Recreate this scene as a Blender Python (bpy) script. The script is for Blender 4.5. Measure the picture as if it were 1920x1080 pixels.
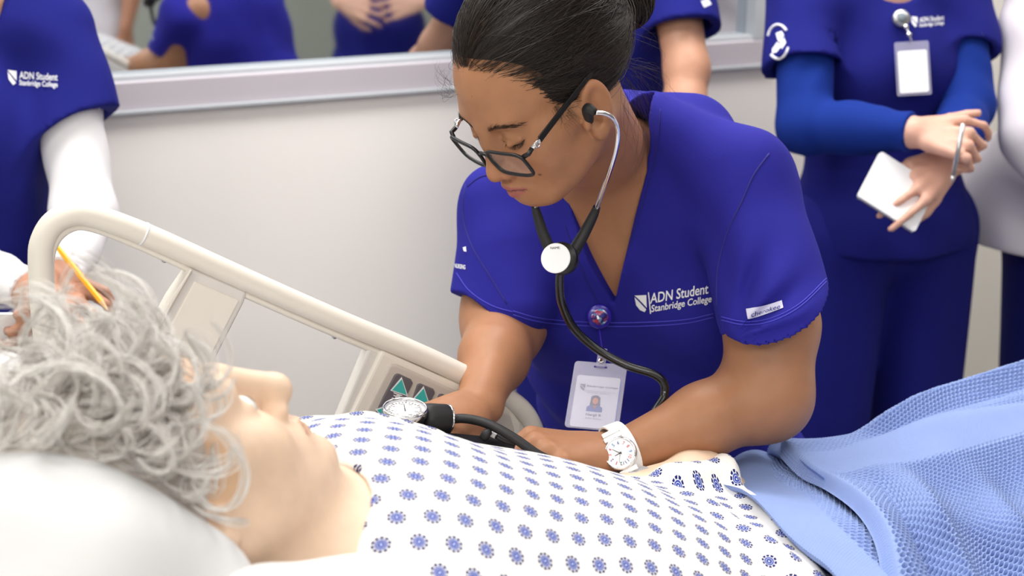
import bpy, math, random
import numpy as np
from mathutils import Vector, Matrix
from mathutils.bvhtree import BVHTree

random.seed(7)
RNG = np.random.default_rng(7)
scene = bpy.context.scene
COL = scene.collection
for _o in list(bpy.data.objects):
    bpy.data.objects.remove(_o, do_unlink=True)

# ------------------------------------------------------------------ camera
FPX = 2667.0
PITCH = math.radians(18.0)
CAM = np.array([0.0, 0.0, 1.65])
AX_R = np.array([1.0, 0.0, 0.0])
AX_U = np.array([0.0, math.sin(PITCH), math.cos(PITCH)])
AX_F = np.array([0.0, math.cos(PITCH), -math.sin(PITCH)])
cam_d = bpy.data.cameras.new('camera')
cam_d.sensor_width = 36.0
cam_d.lens = 36.0 * FPX / 1920.0
cam_d.clip_start = 0.05
cam_d.dof.use_dof = True
cam_d.dof.focus_distance = 1.48
cam_d.dof.aperture_fstop = 5.6
cam_o = bpy.data.objects.new('camera', cam_d)
COL.objects.link(cam_o)
cam_o.location = CAM
cam_o.rotation_euler = (math.pi / 2 - PITCH, 0, 0)
scene.camera = cam_o

# ------------------------------------------------------------------ world, lamps, exposure
world = bpy.data.worlds.new('world')
scene.world = world
world.use_nodes = True
world.node_tree.nodes['Background'].inputs[0].default_value = (0.9, 0.95, 1.0, 1)
world.node_tree.nodes['Background'].inputs[1].default_value = 0.3
scene.view_settings.view_transform = 'Standard'
scene.view_settings.look = 'None'
scene.view_settings.gamma = 1.0
scene.view_settings.use_curve_mapping = False
scene.view_settings.exposure = 0.1
CEIL = 2.75
# unseen ceiling panels, those nearest the back wall added to brighten it (x, y, half size x, half size y, power)
LAMPS = [(-0.85, 1.70, 0.6, 0.3, 25), (0.45, 2.30, 0.6, 0.3, 29), (-0.6, 0.2, 0.6, 0.3, 9), (1.1, 0.4, 0.6, 0.3, 8),
         (1.75, 1.9, 0.6, 0.3, 8), (0.2, -1.4, 0.6, 0.3, 42), (-1.7, -0.9, 0.6, 0.3, 28)]
for (lx, ly, hx, hy, pw) in LAMPS:
    ld = bpy.data.lights.new('ceiling_lamp', 'AREA')
    ld.shape = 'RECTANGLE'
    ld.size = hx * 2
    ld.size_y = hy * 2
    ld.energy = pw
    ld.color = (1.0, 0.98, 0.955)
    lo = bpy.data.objects.new('ceiling_lamp', ld)
    lo.location = (lx, ly, CEIL - 0.06)
    COL.objects.link(lo)


# ------------------------------------------------------------------ pixel <-> room helpers
def W(px, py, d):
    return CAM + d * (AX_F + AX_R * ((px - 960.0) / FPX) - AX_U * ((py - 540.0) / FPX))


def rayd(px, py):
    v = AX_F + AX_R * ((px - 960.0) / FPX) - AX_U * ((py - 540.0) / FPX)
    return v / np.linalg.norm(v)


def rp(r, d):
    return r * d / FPX


def nrm(v):
    v = np.asarray(v, float)
    return v / (np.linalg.norm(v) + 1e-12)


def proj(p):
    q = np.asarray(p, float) - CAM
    d = q @ AX_F
    return 960 + FPX * (q @ AX_R) / d, 540 - FPX * (q @ AX_U) / d, d


BED = nrm([0.91, 0.41, 0.0])       # along the bed, head to foot
LAT = np.array([-BED[1], BED[0], 0.0])   # across the bed, away from the camera
KW = 0.43                            # the back wall runs y = Y0 + KW * x
Y0 = 2.82
WAX = nrm([1, KW, 0])
WN = nrm([KW, -1, 0])                # into the room


# ------------------------------------------------------------------ object helpers
def tag(o, label=None, cat=None, group=None, kind=None):
    if label: o['label'] = label
    if cat: o['category'] = cat
    if group: o['group'] = group
    if kind: o['kind'] = kind
    return o


def empty(name, loc, label=None, cat=None, group=None):
    o = bpy.data.objects.new(name, None)
    o.empty_display_size = 0.05
    o.location = Vector(loc)
    COL.objects.link(o)
    tag(o, label, cat, group)
    return o


WT = {}


def wt(o):
    if o.name in WT:
        return WT[o.name]
    return np.array(o.location[:]) if o.parent is None else np.zeros(3)


def link(name, me, parent=None, mat=None):
    o = bpy.data.objects.new(name, me)
    COL.objects.link(o)
    if mat is not None:
        me.materials.clear()
        me.materials.append(mat)
    if parent is not None:
        o.parent = parent
        o.matrix_parent_inverse = Matrix.Translation(Vector(-wt(parent)))
        WT[o.name] = np.zeros(3)
    else:
        n = len(me.vertices)
        co = np.empty(n * 3, np.float32)
        me.vertices.foreach_get('co', co)
        co = co.reshape(-1, 3)
        c = (co.min(0) + co.max(0)) / 2
        c[2] = co[:, 2].min()
        me.vertices.foreach_set('co', (co - c).ravel())
        me.update()
        o.location = Vector(c.astype(float))
        WT[o.name] = c.astype(float)
    return o


def mesh_np(name, v, quads=None, tris=None, smooth=True, uv=None, col=None):
    v = np.asarray(v, np.float32).reshape(-1, 3)
    me = bpy.data.meshes.new(name)
    fs = []
    n = 0
    parts = []
    starts = []
    totals = []
    for f, k in ((quads, 4), (tris, 3)):
        if f is None or len(f) == 0:
            continue
        f = np.asarray(f, np.int32).reshape(-1, k)
        parts.append(f.ravel())
        starts.append(n + np.arange(len(f)) * k)
        totals.append(np.full(len(f), k))
        n += f.size
    loops = np.concatenate(parts)
    starts = np.concatenate(starts)
    totals = np.concatenate(totals)
    me.vertices.add(len(v))
    me.vertices.foreach_set('co', v.ravel())
    me.loops.add(len(loops))
    me.loops.foreach_set('vertex_index', loops.astype(np.int32))
    me.polygons.add(len(starts))
    me.polygons.foreach_set('loop_start', starts.astype(np.int32))
    me.polygons.foreach_set('loop_total', totals.astype(np.int32))
    me.polygons.foreach_set('use_smooth', np.full(len(starts), bool(smooth)))
    me.update(calc_edges=True)
    if uv is not None:
        l = me.uv_layers.new(name='UVMap')
        l.data.foreach_set('uv', np.asarray(uv, np.float32)[loops].ravel())
    if col is not None:
        a = me.color_attributes.new('Col', 'FLOAT_COLOR', 'POINT')
        c = np.ones((len(v), 4), np.float32)
        c[:, :3] = col
        a.data.foreach_set('color', c.ravel())
    return me


class MB:
    """collects shapes for one mesh"""
    def __init__(self):
        self.v = []
        self.f = []
        self.n = 0

    def add(self, v, f):
        v = np.asarray(v, float).reshape(-1, 3)
        self.v.append(v)
        self.f += [tuple(int(i) + self.n for i in q) for q in f]
        self.n += len(v)
        return self

    def box(self, c, X, Y, Z, hx, hy, hz):
        c = np.asarray(c, float)
        vs = [c + sx * hx * X + sy * hy * Y + sz * hz * Z for sx in (-1, 1) for sy in (-1, 1) for sz in (-1, 1)]
        return self.add(vs, [(0, 1, 3, 2), (4, 6, 7, 5), (0, 4, 5, 1), (2, 3, 7, 6), (0, 2, 6, 4), (1, 5, 7, 3)])

    def tube(self, pts, r, n=10, cap=True):
        v, q, caps = tube_np(pts, r, n)
        return self.add(v, list(map(tuple, q)) + (caps if cap else []))

    def prism(self, poly, org, X, Y, Z, z0, z1):
        poly = list(poly)
        org = np.asarray(org, float)
        k = len(poly)
        vs = [org + X * x + Y * y + Z * z0 for x, y in poly] + [org + X * x + Y * y + Z * z1 for x, y in poly]
        fs = [tuple(range(k))[::-1], tuple(range(k, 2 * k))]
        fs += [(i, (i + 1) % k, k + (i + 1) % k, k + i) for i in range(k)]
        return self.add(vs, fs)

    def lathe(self, prof, org, X, Y, Z, n=32):
        org = np.asarray(org, float)
        vs = []
        for r, z in prof:
            for i in range(n):
                a = 2 * math.pi * i / n
                vs.append(org + X * (r * math.cos(a)) + Y * (r * math.sin(a)) + Z * z)
        fs = []
        for j in range(len(prof) - 1):
            for i in range(n):
                fs.append((j * n + i, j * n + (i + 1) % n, (j + 1) * n + (i + 1) % n, (j + 1) * n + i))
        fs.append(tuple(range(n))[::-1])
        fs.append(tuple((len(prof) - 1) * n + i for i in range(n)))
        return self.add(vs, fs)

    def mesh(self, name, smooth=False):
        me = bpy.data.meshes.new(name)
        me.from_pydata(np.concatenate(self.v).tolist(), [], self.f)
        if smooth:
            me.polygons.foreach_set('use_smooth', np.full(len(me.polygons), True))
        me.update()
        return me

    def build(self, name, mat, parent=None, smooth=False, bevel=0.0, segs=2):
        o = link(name, self.mesh(name, smooth), parent, mat)
        if bevel > 0:
            m = o.modifiers.new('bevel', 'BEVEL')
            m.width = bevel
            m.segments = segs
            m.limit_method = 'ANGLE'
            m.angle_limit = math.radians(40)
        return o


def catmull(pts, n):
    """resample a polyline smoothly to n points"""
    P = np.asarray(pts, float)
    m = len(P)
    if m == 2:
        t = np.linspace(0, 1, n)[:, None]
        return P[0] * (1 - t) + P[1] * t
    Q = np.vstack([2 * P[0] - P[1], P, 2 * P[-1] - P[-2]])
    t = np.linspace(0, m - 1 - 1e-9, n)
    i = t.astype(int)
    u = (t - i)[:, None]
    a, b, c, d = Q[i], Q[i + 1], Q[i + 2], Q[i + 3]
    return 0.5 * ((2 * b) + (c - a) * u + (2 * a - 5 * b + 4 * c - d) * u ** 2 + (3 * b - a - 3 * c + d) * u ** 3)


def tube_np(pts, r, n=10):
    P = np.asarray(pts, float)
    m = len(P)
    r = np.broadcast_to(np.asarray(r, float), (m,))
    T = np.gradient(P, axis=0)
    T /= np.linalg.norm(T, axis=1)[:, None] + 1e-12
    ref = np.array([0, 0, 1.0]) if abs(T[0][2]) < 0.9 else np.array([1.0, 0, 0])
    N = np.zeros_like(P)
    a = np.cross(T[0], ref)
    N[0] = a / np.linalg.norm(a)
    for i in range(1, m):
        a = N[i - 1] - T[i] * (N[i - 1] @ T[i])
        N[i] = a / (np.linalg.norm(a) + 1e-12)
    B = np.cross(T, N)
    ang = np.arange(n) * 2 * math.pi / n
    v = P[:, None] + r[:, None, None] * (np.cos(ang)[None, :, None] * N[:, None] + np.sin(ang)[None, :, None] * B[:, None])
    q = []
    for i in range(m - 1):
        for j in range(n):
            q.append((i * n + j, i * n + (j + 1) % n, (i + 1) * n + (j + 1) % n, (i + 1) * n + j))
    caps = [tuple(range(n))[::-1], tuple((m - 1) * n + j for j in range(n))]
    return v.reshape(-1, 3), q, caps


def strands_mesh(name, S, r0, taper=0.35, root=1.0):
    """S: strands x points x 3, triangular section tubes"""
    S = np.asarray(S, float)
    s, m, _ = S.shape
    T = np.gradient(S, axis=1)
    T /= np.linalg.norm(T, axis=2)[..., None] + 1e-12
    ref = RNG.normal(size=(s, 1, 3))
    N = np.cross(T, ref)
    N /= np.linalg.norm(N, axis=2)[..., None] + 1e-12
    B = np.cross(T, N)
    rr = np.broadcast_to(np.asarray(r0, float).reshape(-1, 1), (s, m)) * (np.linspace(1, taper, m) * np.clip(root + np.linspace(0, 1, m) * 5, 0, 1))[None]
    V = np.stack([S + rr[..., None] * (math.cos(a) * N + math.sin(a) * B) for a in (0, 2.0944, 4.1888)], axis=2)
    base = (np.arange(s) * m * 3)[:, None, None] + (np.arange(m - 1) * 3)[None, :, None]
    j = np.arange(3)[None, None]
    j2 = (j + 1) % 3
    Q = np.stack([base + j, base + j2, base + 3 + j2, base + 3 + j], axis=-1).reshape(-1, 4)
    uvy = np.broadcast_to(np.linspace(0, 1, m)[None, :, None], (s, m, 3)).ravel()
    uvx = np.broadcast_to(RNG.random(s)[:, None, None], (s, m, 3)).ravel()
    return mesh_np(name, V.reshape(-1, 3), Q, uv=np.stack([uvx, uvy], 1))


# ------------------------------------------------------------------ signed distance modelling
class SDF:
    def __init__(self):
        self.ops = []

    def _add(self, fn, c, R, k, op):
        self.ops.append((fn, np.asarray(c, np.float32), float(R), float(k), op))
        return self

    def cone(self, a, b, ra, rb, k=0.01, op='u', flat=None, fs=1.0):
        """tapered capsule; flat = unit axis along which it is flattened by fs"""
        a = np.asarray(a, np.float32); b = np.asarray(b, np.float32)
        ba = b - a
        L2 = float(ba @ ba) + 1e-12
        fl = None if flat is None else np.asarray(nrm(flat), np.float32)

        def fn(p):
            pa = p - a
            h = np.clip((pa @ ba) / L2, 0, 1)
            q = pa - h[:, None] * ba
            if fl is not None:
                q = q + fl * ((q @ fl) * (1.0 / fs - 1.0))[:, None]
            d = np.sqrt(np.einsum('ij,ij->i', q, q)) - (ra + (rb - ra) * h)
            return d * (fs if fl is not None and fs < 1 else 1.0)
        return self._add(fn, (a + b) / 2, math.sqrt(L2) / 2 + max(ra, rb) * max(1.0, fs), k, op)

    def chain(self, pts, rs, k=0.01, op='u'):
        for i in range(len(pts) - 1):
            self.cone(pts[i], pts[i + 1], rs[i], rs[i + 1], k, op)
        return self

    def ell(self, c, r, k=0.01, op='u', M=None):
        """ellipsoid, columns of M are its axes"""
        c = np.asarray(c, np.float32)
        r = np.asarray(r, np.float32)
        M_ = None if M is None else np.asarray(M, np.float32)

        def fn(p):
            q = p - c
            if M_ is not None:
                q = q @ M_
            qr = q / r
            k0 = np.sqrt(np.einsum('ij,ij->i', qr, qr)) + 1e-9
            qs = qr / r
            k1 = np.sqrt(np.einsum('ij,ij->i', qs, qs)) + 1e-9
            d = k0 * (k0 - 1.0) / k1
            return np.where(k0 < 0.25, -r.min() * (1 - k0), d)
        return self._add(fn, c, float(r.max()), k, op)

    def rbox(self, c, h, rad, M, k=0.005, op='u'):
        c = np.asarray(c, np.float32); h = np.asarray(h, np.float32) - rad
        M_ = np.asarray(M, np.float32)

        def fn(p):
            q = np.abs((p - c) @ M_) - h
            return np.sqrt((np.maximum(q, 0) ** 2).sum(1)) + np.minimum(q.max(1), 0) - rad
        return self._add(fn, c, float(np.linalg.norm(h)) + rad, k, op)

    def custom(self, fn, k=0.0, op='u'):
        return self._add(fn, np.zeros(3), -1, k, op)

    def __call__(self, p, lim=None):
        p = np.asarray(p, np.float32)
        if lim is not None:
            blo, bhi = p.min(0), p.max(0)
        d = np.full(len(p), 1e3, np.float32)
        for fn, c, R, k, op in self.ops:
            if op == 'w':
                d = d + fn(p)
                continue
            if R > 0:
                if lim is not None:
                    e_ = np.maximum(np.maximum(blo - c, c - bhi), 0)
                    if math.sqrt(float(e_ @ e_)) - R > lim + k + .035:
                        continue
                e_ = p - c
                lb = np.sqrt(np.einsum('ij,ij->i', e_, e_)) - R
                if op == 'u':
                    m = lb < d + k
                elif op == 's':
                    m = lb < 0.01 + k - np.minimum(d, 0) * 0 + 0.03
                else:
                    m = None
                if m is not None:
                    if not m.any():
                        continue
                    idx = np.nonzero(m)[0]
                    e = fn(p[idx]).astype(np.float32)
                    dd = d[idx]
                    if op == 'u':
                        if k > 0:
                            h = np.maximum(k - np.abs(dd - e), 0) / k
                            d[idx] = np.minimum(dd, e) - h * h * k * 0.25
                        else:
                            d[idx] = np.minimum(dd, e)
                    else:
                        e = -e
                        if k > 0:
                            h = np.maximum(k - np.abs(dd - e), 0) / k
                            d[idx] = np.maximum(dd, e) + h * h * k * 0.25
                        else:
                            d[idx] = np.maximum(dd, e)
                    continue
            e = fn(p).astype(np.float32)
            if op == 's':
                e = -e
            if op == 'u':
                if k > 0:
                    h = np.maximum(k - np.abs(d - e), 0) / k
                    d = np.minimum(d, e) - h * h * k * 0.25
                else:
                    d = np.minimum(d, e)
            else:   # 's' and 'i'
                if k > 0:
                    h = np.maximum(k - np.abs(d - e), 0) / k
                    d = np.maximum(d, e) + h * h * k * 0.25
                else:
                    d = np.maximum(d, e)
        return d


_CN = np.array([[i, j, k] for i in (0, 1) for j in (0, 1) for k in (0, 1)])
_ED = [(a, b) for a in range(8) for b in range(a + 1, 8) if np.abs(_CN[a] - _CN[b]).sum() == 1]


def surface(f, lo, hi, h, margin=1.2, cf=4):
    """surface nets over a sparse grid, refined in two steps"""
    lo = np.asarray(lo, float)
    hi = np.asarray(hi, float)
    c2 = cf * 3
    nb = np.ceil((hi - lo) / (h * c2)).astype(int)
    n = nb * c2
    g = np.stack(np.meshgrid(*[np.arange(b) for b in nb], indexing='ij'), -1).reshape(-1, 3)
    cs = h * c2
    dc = f(lo + (g + 0.5) * cs)
    act = np.abs(dc) < cs * 0.87 * margin + h
    D1 = np.where(dc < 0, -1.0, 1.0).astype(np.float32).reshape(nb)
    D1 = D1.repeat(3, 0).repeat(3, 1).repeat(3, 2)
    l3 = np.stack(np.meshgrid(*[np.arange(3)] * 3, indexing='ij'), -1).reshape(-1, 3)
    g1 = (g[act][:, None] * 3 + l3[None]).reshape(-1, 3)
    d1 = f(lo + (g1 + 0.5) * h * cf)
    D1[g1[:, 0], g1[:, 1], g1[:, 2]] = np.where(d1 < 0, -1.0, 1.0)
    D = D1.repeat(cf, 0).repeat(cf, 1).repeat(cf, 2)
    ga = g1[np.abs(d1) < h * cf * 0.87 * margin + h]
    loc = np.stack(np.meshgrid(*[np.arange(cf)] * 3, indexing='ij'), -1).reshape(-1, 3)
    key = ga // 6
    ga = ga[np.lexsort((key[:, 2], key[:, 1], key[:, 0]))]
    step = 500
    for s in range(0, len(ga), step):
        I = (ga[s:s + step, None] * cf + loc[None]).reshape(-1, 3)
        D[I[:, 0], I[:, 1], I[:, 2]] = f((lo + I * h).astype(np.float32), h * cf * 3)
    S = D < 0
    mx = S[:-1, :-1, :-1].astype(np.int8)
    cnt = np.zeros_like(mx)
    for c in _CN:
        cnt += S[c[0]:n[0] - 1 + c[0], c[1]:n[1] - 1 + c[1], c[2]:n[2] - 1 + c[2]]
    A = np.argwhere((cnt > 0) & (cnt < 8))
    cid = np.full(cnt.shape, -1, np.int32)
    cid[A[:, 0], A[:, 1], A[:, 2]] = np.arange(len(A))
    cv = np.stack([D[A[:, 0] + c[0], A[:, 1] + c[1], A[:, 2] + c[2]] for c in _CN], 1)
    acc = np.zeros((len(A), 3))
    num = np.zeros(len(A))
    for a, b in _ED:
        va, vb = cv[:, a], cv[:, b]
        m = (va < 0) != (vb < 0)
        t = np.where(m, va / np.where(m, va - vb, 1), 0)
        acc += np.where(m[:, None], _CN[a] + (_CN[b] - _CN[a]) * t[:, None], 0)
        num += m
    V = lo + (A + acc / np.maximum(num, 1)[:, None]) * h
    Q = []
    for ax in range(3):
        o1, o2 = [(1, 2), (2, 0), (0, 1)][ax]
        sl0 = [slice(None)] * 3
        sl1 = [slice(None)] * 3
        sl0[ax] = slice(0, -1)
        sl1[ax] = slice(1, None)
        a = S[tuple(sl0)]
        b = S[tuple(sl1)]
        E = np.argwhere(a != b)
        fl = a[E[:, 0], E[:, 1], E[:, 2]]
        ok = (E[:, o1] > 0) & (E[:, o2] > 0) & (E[:, o1] < n[o1] - 1) & (E[:, o2] < n[o2] - 1)
        E = E[ok]
        fl = fl[ok]
        d1 = np.zeros(3, int); d1[o1] = 1
        d2 = np.zeros(3, int); d2[o2] = 1
        q = np.stack([cid[tuple((E - d1 - d2).T)], cid[tuple((E - d2).T)], cid[tuple(E.T)], cid[tuple((E - d1).T)]], 1)
        q[~fl] = q[~fl][:, ::-1]
        Q.append(q)
    Q = np.concatenate(Q)
    Q = Q[(Q >= 0).all(1)]
    return V, Q


def add_sleeve(S, a, b, ra, rb, end, n, ia, ib, ira, irb, k=.03):
    """tapered sleeve cut square at its hem and hollowed for the arm"""
    o = SDF().cone(a, b, ra, rb, 0)
    i_ = SDF().cone(ia, ib, ira, irb, 0)
    e = np.asarray(end, np.float32)
    n = nrm(n).astype(np.float32)

    def fn(p):
        a_ = np.maximum(o(p), (p - e) @ n)
        b_ = -i_(p)
        h_ = np.maximum(.006 - np.abs(a_ - b_), 0) / .006
        return np.maximum(a_, b_) + h_ * h_ * .0015
    c = (np.asarray(a) + np.asarray(b)) / 2
    S._add(fn, c, float(np.linalg.norm(np.asarray(b) - np.asarray(a))) / 2 + max(ra, rb), k, 'u')


def bounds(pts, pad):
    P = np.asarray(pts, float)
    return P.min(0) - pad, P.max(0) + pad


def vnoise(p, scale, seed=0):
    """cheap smooth noise from summed sines, -1..1"""
    r = np.random.default_rng(seed)
    p = np.asarray(p, np.float32)
    o = np.zeros(len(p), np.float32)
    for i in range(6):
        k = (r.normal(size=3) * scale).astype(np.float32)
        o += np.sin(p @ k + np.float32(r.random() * 6.28))
    return o / 3.0


def bvh_of(v, q):
    return BVHTree.FromPolygons(np.asarray(v, float).tolist(), np.asarray(q).tolist())


def hit(bvh, px, py, off=0.0):
    d = rayd(px, py)
    h = bvh.ray_cast(Vector(CAM), Vector(d))
    if h[0] is None:
        return None, None
    n = np.array(h[1])
    if n @ d > 0:
        n = -n
    return np.array(h[0]) - d * off + n * off * .3, n


def seam(bvh, pix, r, off, name, mat, parent, n=24, sides=6):
    pts = []
    for x, y in catmull([(a, b, 0) for a, b in pix], n)[:, :2]:
        p, _ = hit(bvh, x, y, off)
        if p is not None:
            if not pts or np.linalg.norm(p - pts[-1]) < 0.05:
                pts.append(p)
    if len(pts) < 3:
        return None
    P = np.array(pts)
    P[1:-1] = (P[:-2] + 2 * P[1:-1] + P[2:]) / 4
    return MB().tube(P, r, sides).build(name, mat, parent, smooth=True)


_TXT = {}


def text_mesh(body, bold=0.0):
    key = (body, round(bold, 3))
    if key in _TXT:
        return _TXT[key]
    c = bpy.data.curves.new('lettering', 'FONT')
    c.body = body
    c.size = 1.0
    c.offset = bold
    c.resolution_u = 3
    o = bpy.data.objects.new('lettering_source', c)
    COL.objects.link(o)
    dg = bpy.context.evaluated_depsgraph_get()
    me = bpy.data.meshes.new_from_object(o.evaluated_get(dg))
    bpy.data.objects.remove(o)
    v = np.array([x.co[:] for x in me.vertices])
    f = [tuple(p.vertices) for p in me.polygons]
    bpy.data.meshes.remove(me)
    _TXT[key] = (v, f, v.min(0), v.max(0))
    return _TXT[key]


# set all lettering while the scene is still empty (quick to evaluate)
for _b, _w in ([('ADN Student', .012), ('Stanbridge College', .012), ('ADN Student', .015), ('Stanbridge College', .015), ('cherokee', 0.0),
                ('NURSING', .02), ('NAME:', 0.0), ('Stanbridge College', .01), ('2041 Business Ctr Dr Ste 107 Irvine CA', 0.0),
                ('(949) 794-9090 - stanbridge.edu', 0.0), ('Nergil B', .015), ('ADN Student', 0.0)]
               + [(str(i), .01) for i in range(1, 13)] + [(x, 0.0) for x in ('0', '40', '80', '120', '160', '200', '240', '300')]):
    text_mesh(_b, _w)


def text_on(fn, body, w, h, bold=0.0):
    """lettering mapped through fn(u, v), u 0..1 along the line, v 0..1 up the capitals"""
    v, f, lo, hi = text_mesh(body, bold)
    u = (v[:, 0] - lo[0]) / (hi[0] - lo[0]) * w
    t = v[:, 1] / 0.7 * h
    mb = MB()
    pts = [fn(a, b) for a, b in zip(u, t)]
    mb.add(pts, f)
    return mb


# ------------------------------------------------------------------ materials
def srgb(r, g, b):
    f = lambda c: (c / 255.0) / 12.92 if c / 255.0 <= 0.04045 else ((c / 255.0 + 0.055) / 1.055) ** 2.4
    return (f(r), f(g), f(b))


class NT:
    def __init__(self, name):
        self.m = bpy.data.materials.new(name)
        self.m.use_nodes = True
        self.t = self.m.node_tree
        self.b = self.t.nodes['Principled BSDF']

    def n(self, typ, **kw):
        o = self.t.nodes.new(typ)
        for k, v in kw.items():
            setattr(o, k, v)
        return o

    def l(self, a, b):
        self.t.links.new(a, b)

    def math(self, op, a, b=None, c=None):
        o = self.n('ShaderNodeMath', operation=op)
        for i, x in enumerate((a, b, c)):
            if x is None:
                continue
            if isinstance(x, (int, float)):
                o.inputs[i].default_value = x
            else:
                self.l(x, o.inputs[i])
        return o.outputs[0]

    def mix(self, fac, a, b):
        o = self.n('ShaderNodeMix', data_type='RGBA')
        for s, x in ((o.inputs[0], fac), (o.inputs[6], a), (o.inputs[7], b)):
            if isinstance(x, (int, float)):
                s.default_value = x
            elif isinstance(x, tuple):
                s.default_value = (*x[:3], 1)
            else:
                self.l(x, s)
        return o.outputs[2]

    def noise(self, scale, detail=3, coord='Object', stretch=None):
        tc = self.n('ShaderNodeTexCoord')
        no = self.n('ShaderNodeTexNoise')
        no.inputs['Scale'].default_value = scale
        no.inputs['Detail'].default_value = detail
        if stretch:
            mp = self.n('ShaderNodeMapping')
            mp.inputs['Scale'].default_value = stretch
            self.l(tc.outputs[coord], mp.inputs[0])
            self.l(mp.outputs[0], no.inputs['Vector'])
        else:
            self.l(tc.outputs[coord], no.inputs['Vector'])
        return no.outputs['Fac']

    def bump(self, height, strength=0.2, dist=0.002):
        b = self.n('ShaderNodeBump')
        b.inputs['Strength'].default_value = strength
        b.inputs['Distance'].default_value = dist
        self.l(height, b.inputs['Height'])
        self.l(b.outputs[0], self.b.inputs['Normal'])


def mat(name, col, rough=0.5, var=0.06, scale=30.0, bump=0.0, bscale=200.0, bdist=0.001, metal=0.0, spec=0.5,
        sheen=0.0, trans=0.0, emit=None, estr=1.0, alpha=1.0, coat=0.0):
    t = NT(name)
    b = t.b
    b.inputs['Roughness'].default_value = rough
    b.inputs['Metallic'].default_value = metal
    b.inputs['Specular IOR Level'].default_value = spec
    b.inputs['Sheen Weight'].default_value = sheen
    b.inputs['Transmission Weight'].default_value = trans
    b.inputs['Alpha'].default_value = alpha
    b.inputs['Coat Weight'].default_value = coat
    c1 = tuple(x * (1 - var) for x in col)
    c2 = tuple(min(1, x * (1 + var)) for x in col)
    t.l(t.mix(t.noise(scale), c1, c2), b.inputs['Base Color'])
    if bump > 0:
        t.bump(t.noise(bscale, 4), bump, bdist)
    if emit:
        b.inputs['Emission Color'].default_value = (*emit, 1)
        b.inputs['Emission Strength'].default_value = estr
    return t.m


def skin_mat(name, sss=0.12):
    t = NT(name)
    a = t.n('ShaderNodeVertexColor')
    a.layer_name = 'Col'
    f = t.noise(60, 5)
    v = t.math('MULTIPLY_ADD', f, 0.22, 0.89)
    o = t.n('ShaderNodeVectorMath', operation='SCALE')
    t.l(a.outputs[0], o.inputs[0])
    t.l(v, o.inputs['Scale'])
    t.l(o.outputs[0], t.b.inputs['Base Color'])
    t.b.inputs['Roughness'].default_value = 0.48
    t.b.inputs['Specular IOR Level'].default_value = 0.4
    t.b.inputs['Subsurface Weight'].default_value = sss
    t.b.inputs['Subsurface Radius'].default_value = (1.0, 0.35, 0.2)
    t.b.inputs['Subsurface Scale'].default_value = 0.006
    t.bump(t.noise(700, 3), 0.12, 0.0008)
    return t.m


def cloth_mat(name, col, weave=900.0, bump=0.25, rough=0.85, var=0.07, sheen=0.15):
    t = NT(name)
    t.b.inputs['Roughness'].default_value = rough
    t.b.inputs['Sheen Weight'].default_value = sheen
    t.b.inputs['Sheen Roughness'].default_value = 0.4
    t.b.inputs['Sheen Tint'].default_value = (*[min(1, c * 1.5 + 0.03) for c in col], 1)
    t.b.inputs['Specular IOR Level'].default_value = 0.15
    c1 = tuple(x * (1 - var) for x in col)
    c2 = tuple(min(1, x * (1 + var)) for x in col)
    t.l(t.mix(t.noise(18, 4), c1, c2), t.b.inputs['Base Color'])
    t.bump(t.noise(weave, 2), bump, 0.0006)
    return t.m


# ================================================================== the room
WORG = np.array([0, Y0, 0.0])
ZUP = np.array([0, 0, 1.0])


def wall_pt(px, py, n=0.0):
    d = AX_F + AX_R * ((px - 960.0) / FPX) - AX_U * ((py - 540.0) / FPX)
    t = ((WORG + WN * n - CAM) @ WN) / (d @ WN)
    p = CAM + t * d
    return (p - WORG) @ WAX, p[2]


def room_pt(s, n, z):
    return WORG + WAX * s + WN * n + ZUP * z


M_wall = mat('wall_paint', srgb(246, 242, 236), 0.6, 0.015, 3, bump=0.15, bscale=260, bdist=0.0006)
M_wall2 = mat('wall_paint_green_grey', srgb(186, 190, 180), 0.7, 0.03, 3)
M_floor = mat('vinyl_floor', srgb(176, 172, 164), 0.45, 0.1, 9)
M_ceil = mat('ceiling_tile', srgb(238, 236, 232), 0.9, 0.03, 40, bump=0.3, bscale=90)
M_alu = mat('window_frame_paint', srgb(196, 190, 196), 0.45, 0.03, 8, metal=0.1)
M_alu_light = mat('window_bead_paint', srgb(186, 190, 194), 0.35, 0.03, 8)
M_base = mat('vinyl_baseboard', srgb(92, 92, 96), 0.5, 0.05)
M_gap = mat('black_gap_strip', srgb(30, 30, 34), 0.6, 0.05)

zl = np.mean([wall_pt(200, 160)[1], wall_pt(840, 110)[1], wall_pt(1400, 73)[1]])
s_r = wall_pt(1436, 60)[0]
SL, SR, NR = -3.6, 2.6, 5.4
band = 0.052      # height of the metal sill band
MB().box(room_pt((SL + SR) / 2, NR / 2, -0.05), WAX, WN, ZUP, (SR - SL) / 2, NR / 2, 0.05).build('floor', M_floor)
tag(bpy.data.objects['floor'], kind='structure')
MB().box(room_pt((SL + SR) / 2, NR / 2, CEIL + 0.05), WAX, WN, ZUP, (SR - SL) / 2, NR / 2, 0.05).build('ceiling', M_ceil)
tag(bpy.data.objects['ceiling'], kind='structure')
wb = MB()
zb = zl - band
wb.box(room_pt((SL + SR) / 2, -0.06, zb / 2), WAX, WN, ZUP, (SR - SL) / 2, 0.06, zb / 2)
wb.box(room_pt((SL + SR) / 2, -0.06, (2.2 + CEIL) / 2), WAX, WN, ZUP, (SR - SL) / 2, 0.06, (CEIL - 2.2) / 2)
wb.box(room_pt((s_r + 0.02 + SR) / 2, -0.06, (zb + 2.2) / 2), WAX, WN, ZUP, (SR - s_r - 0.02) / 2, 0.06, (2.2 - zb) / 2)
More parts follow.
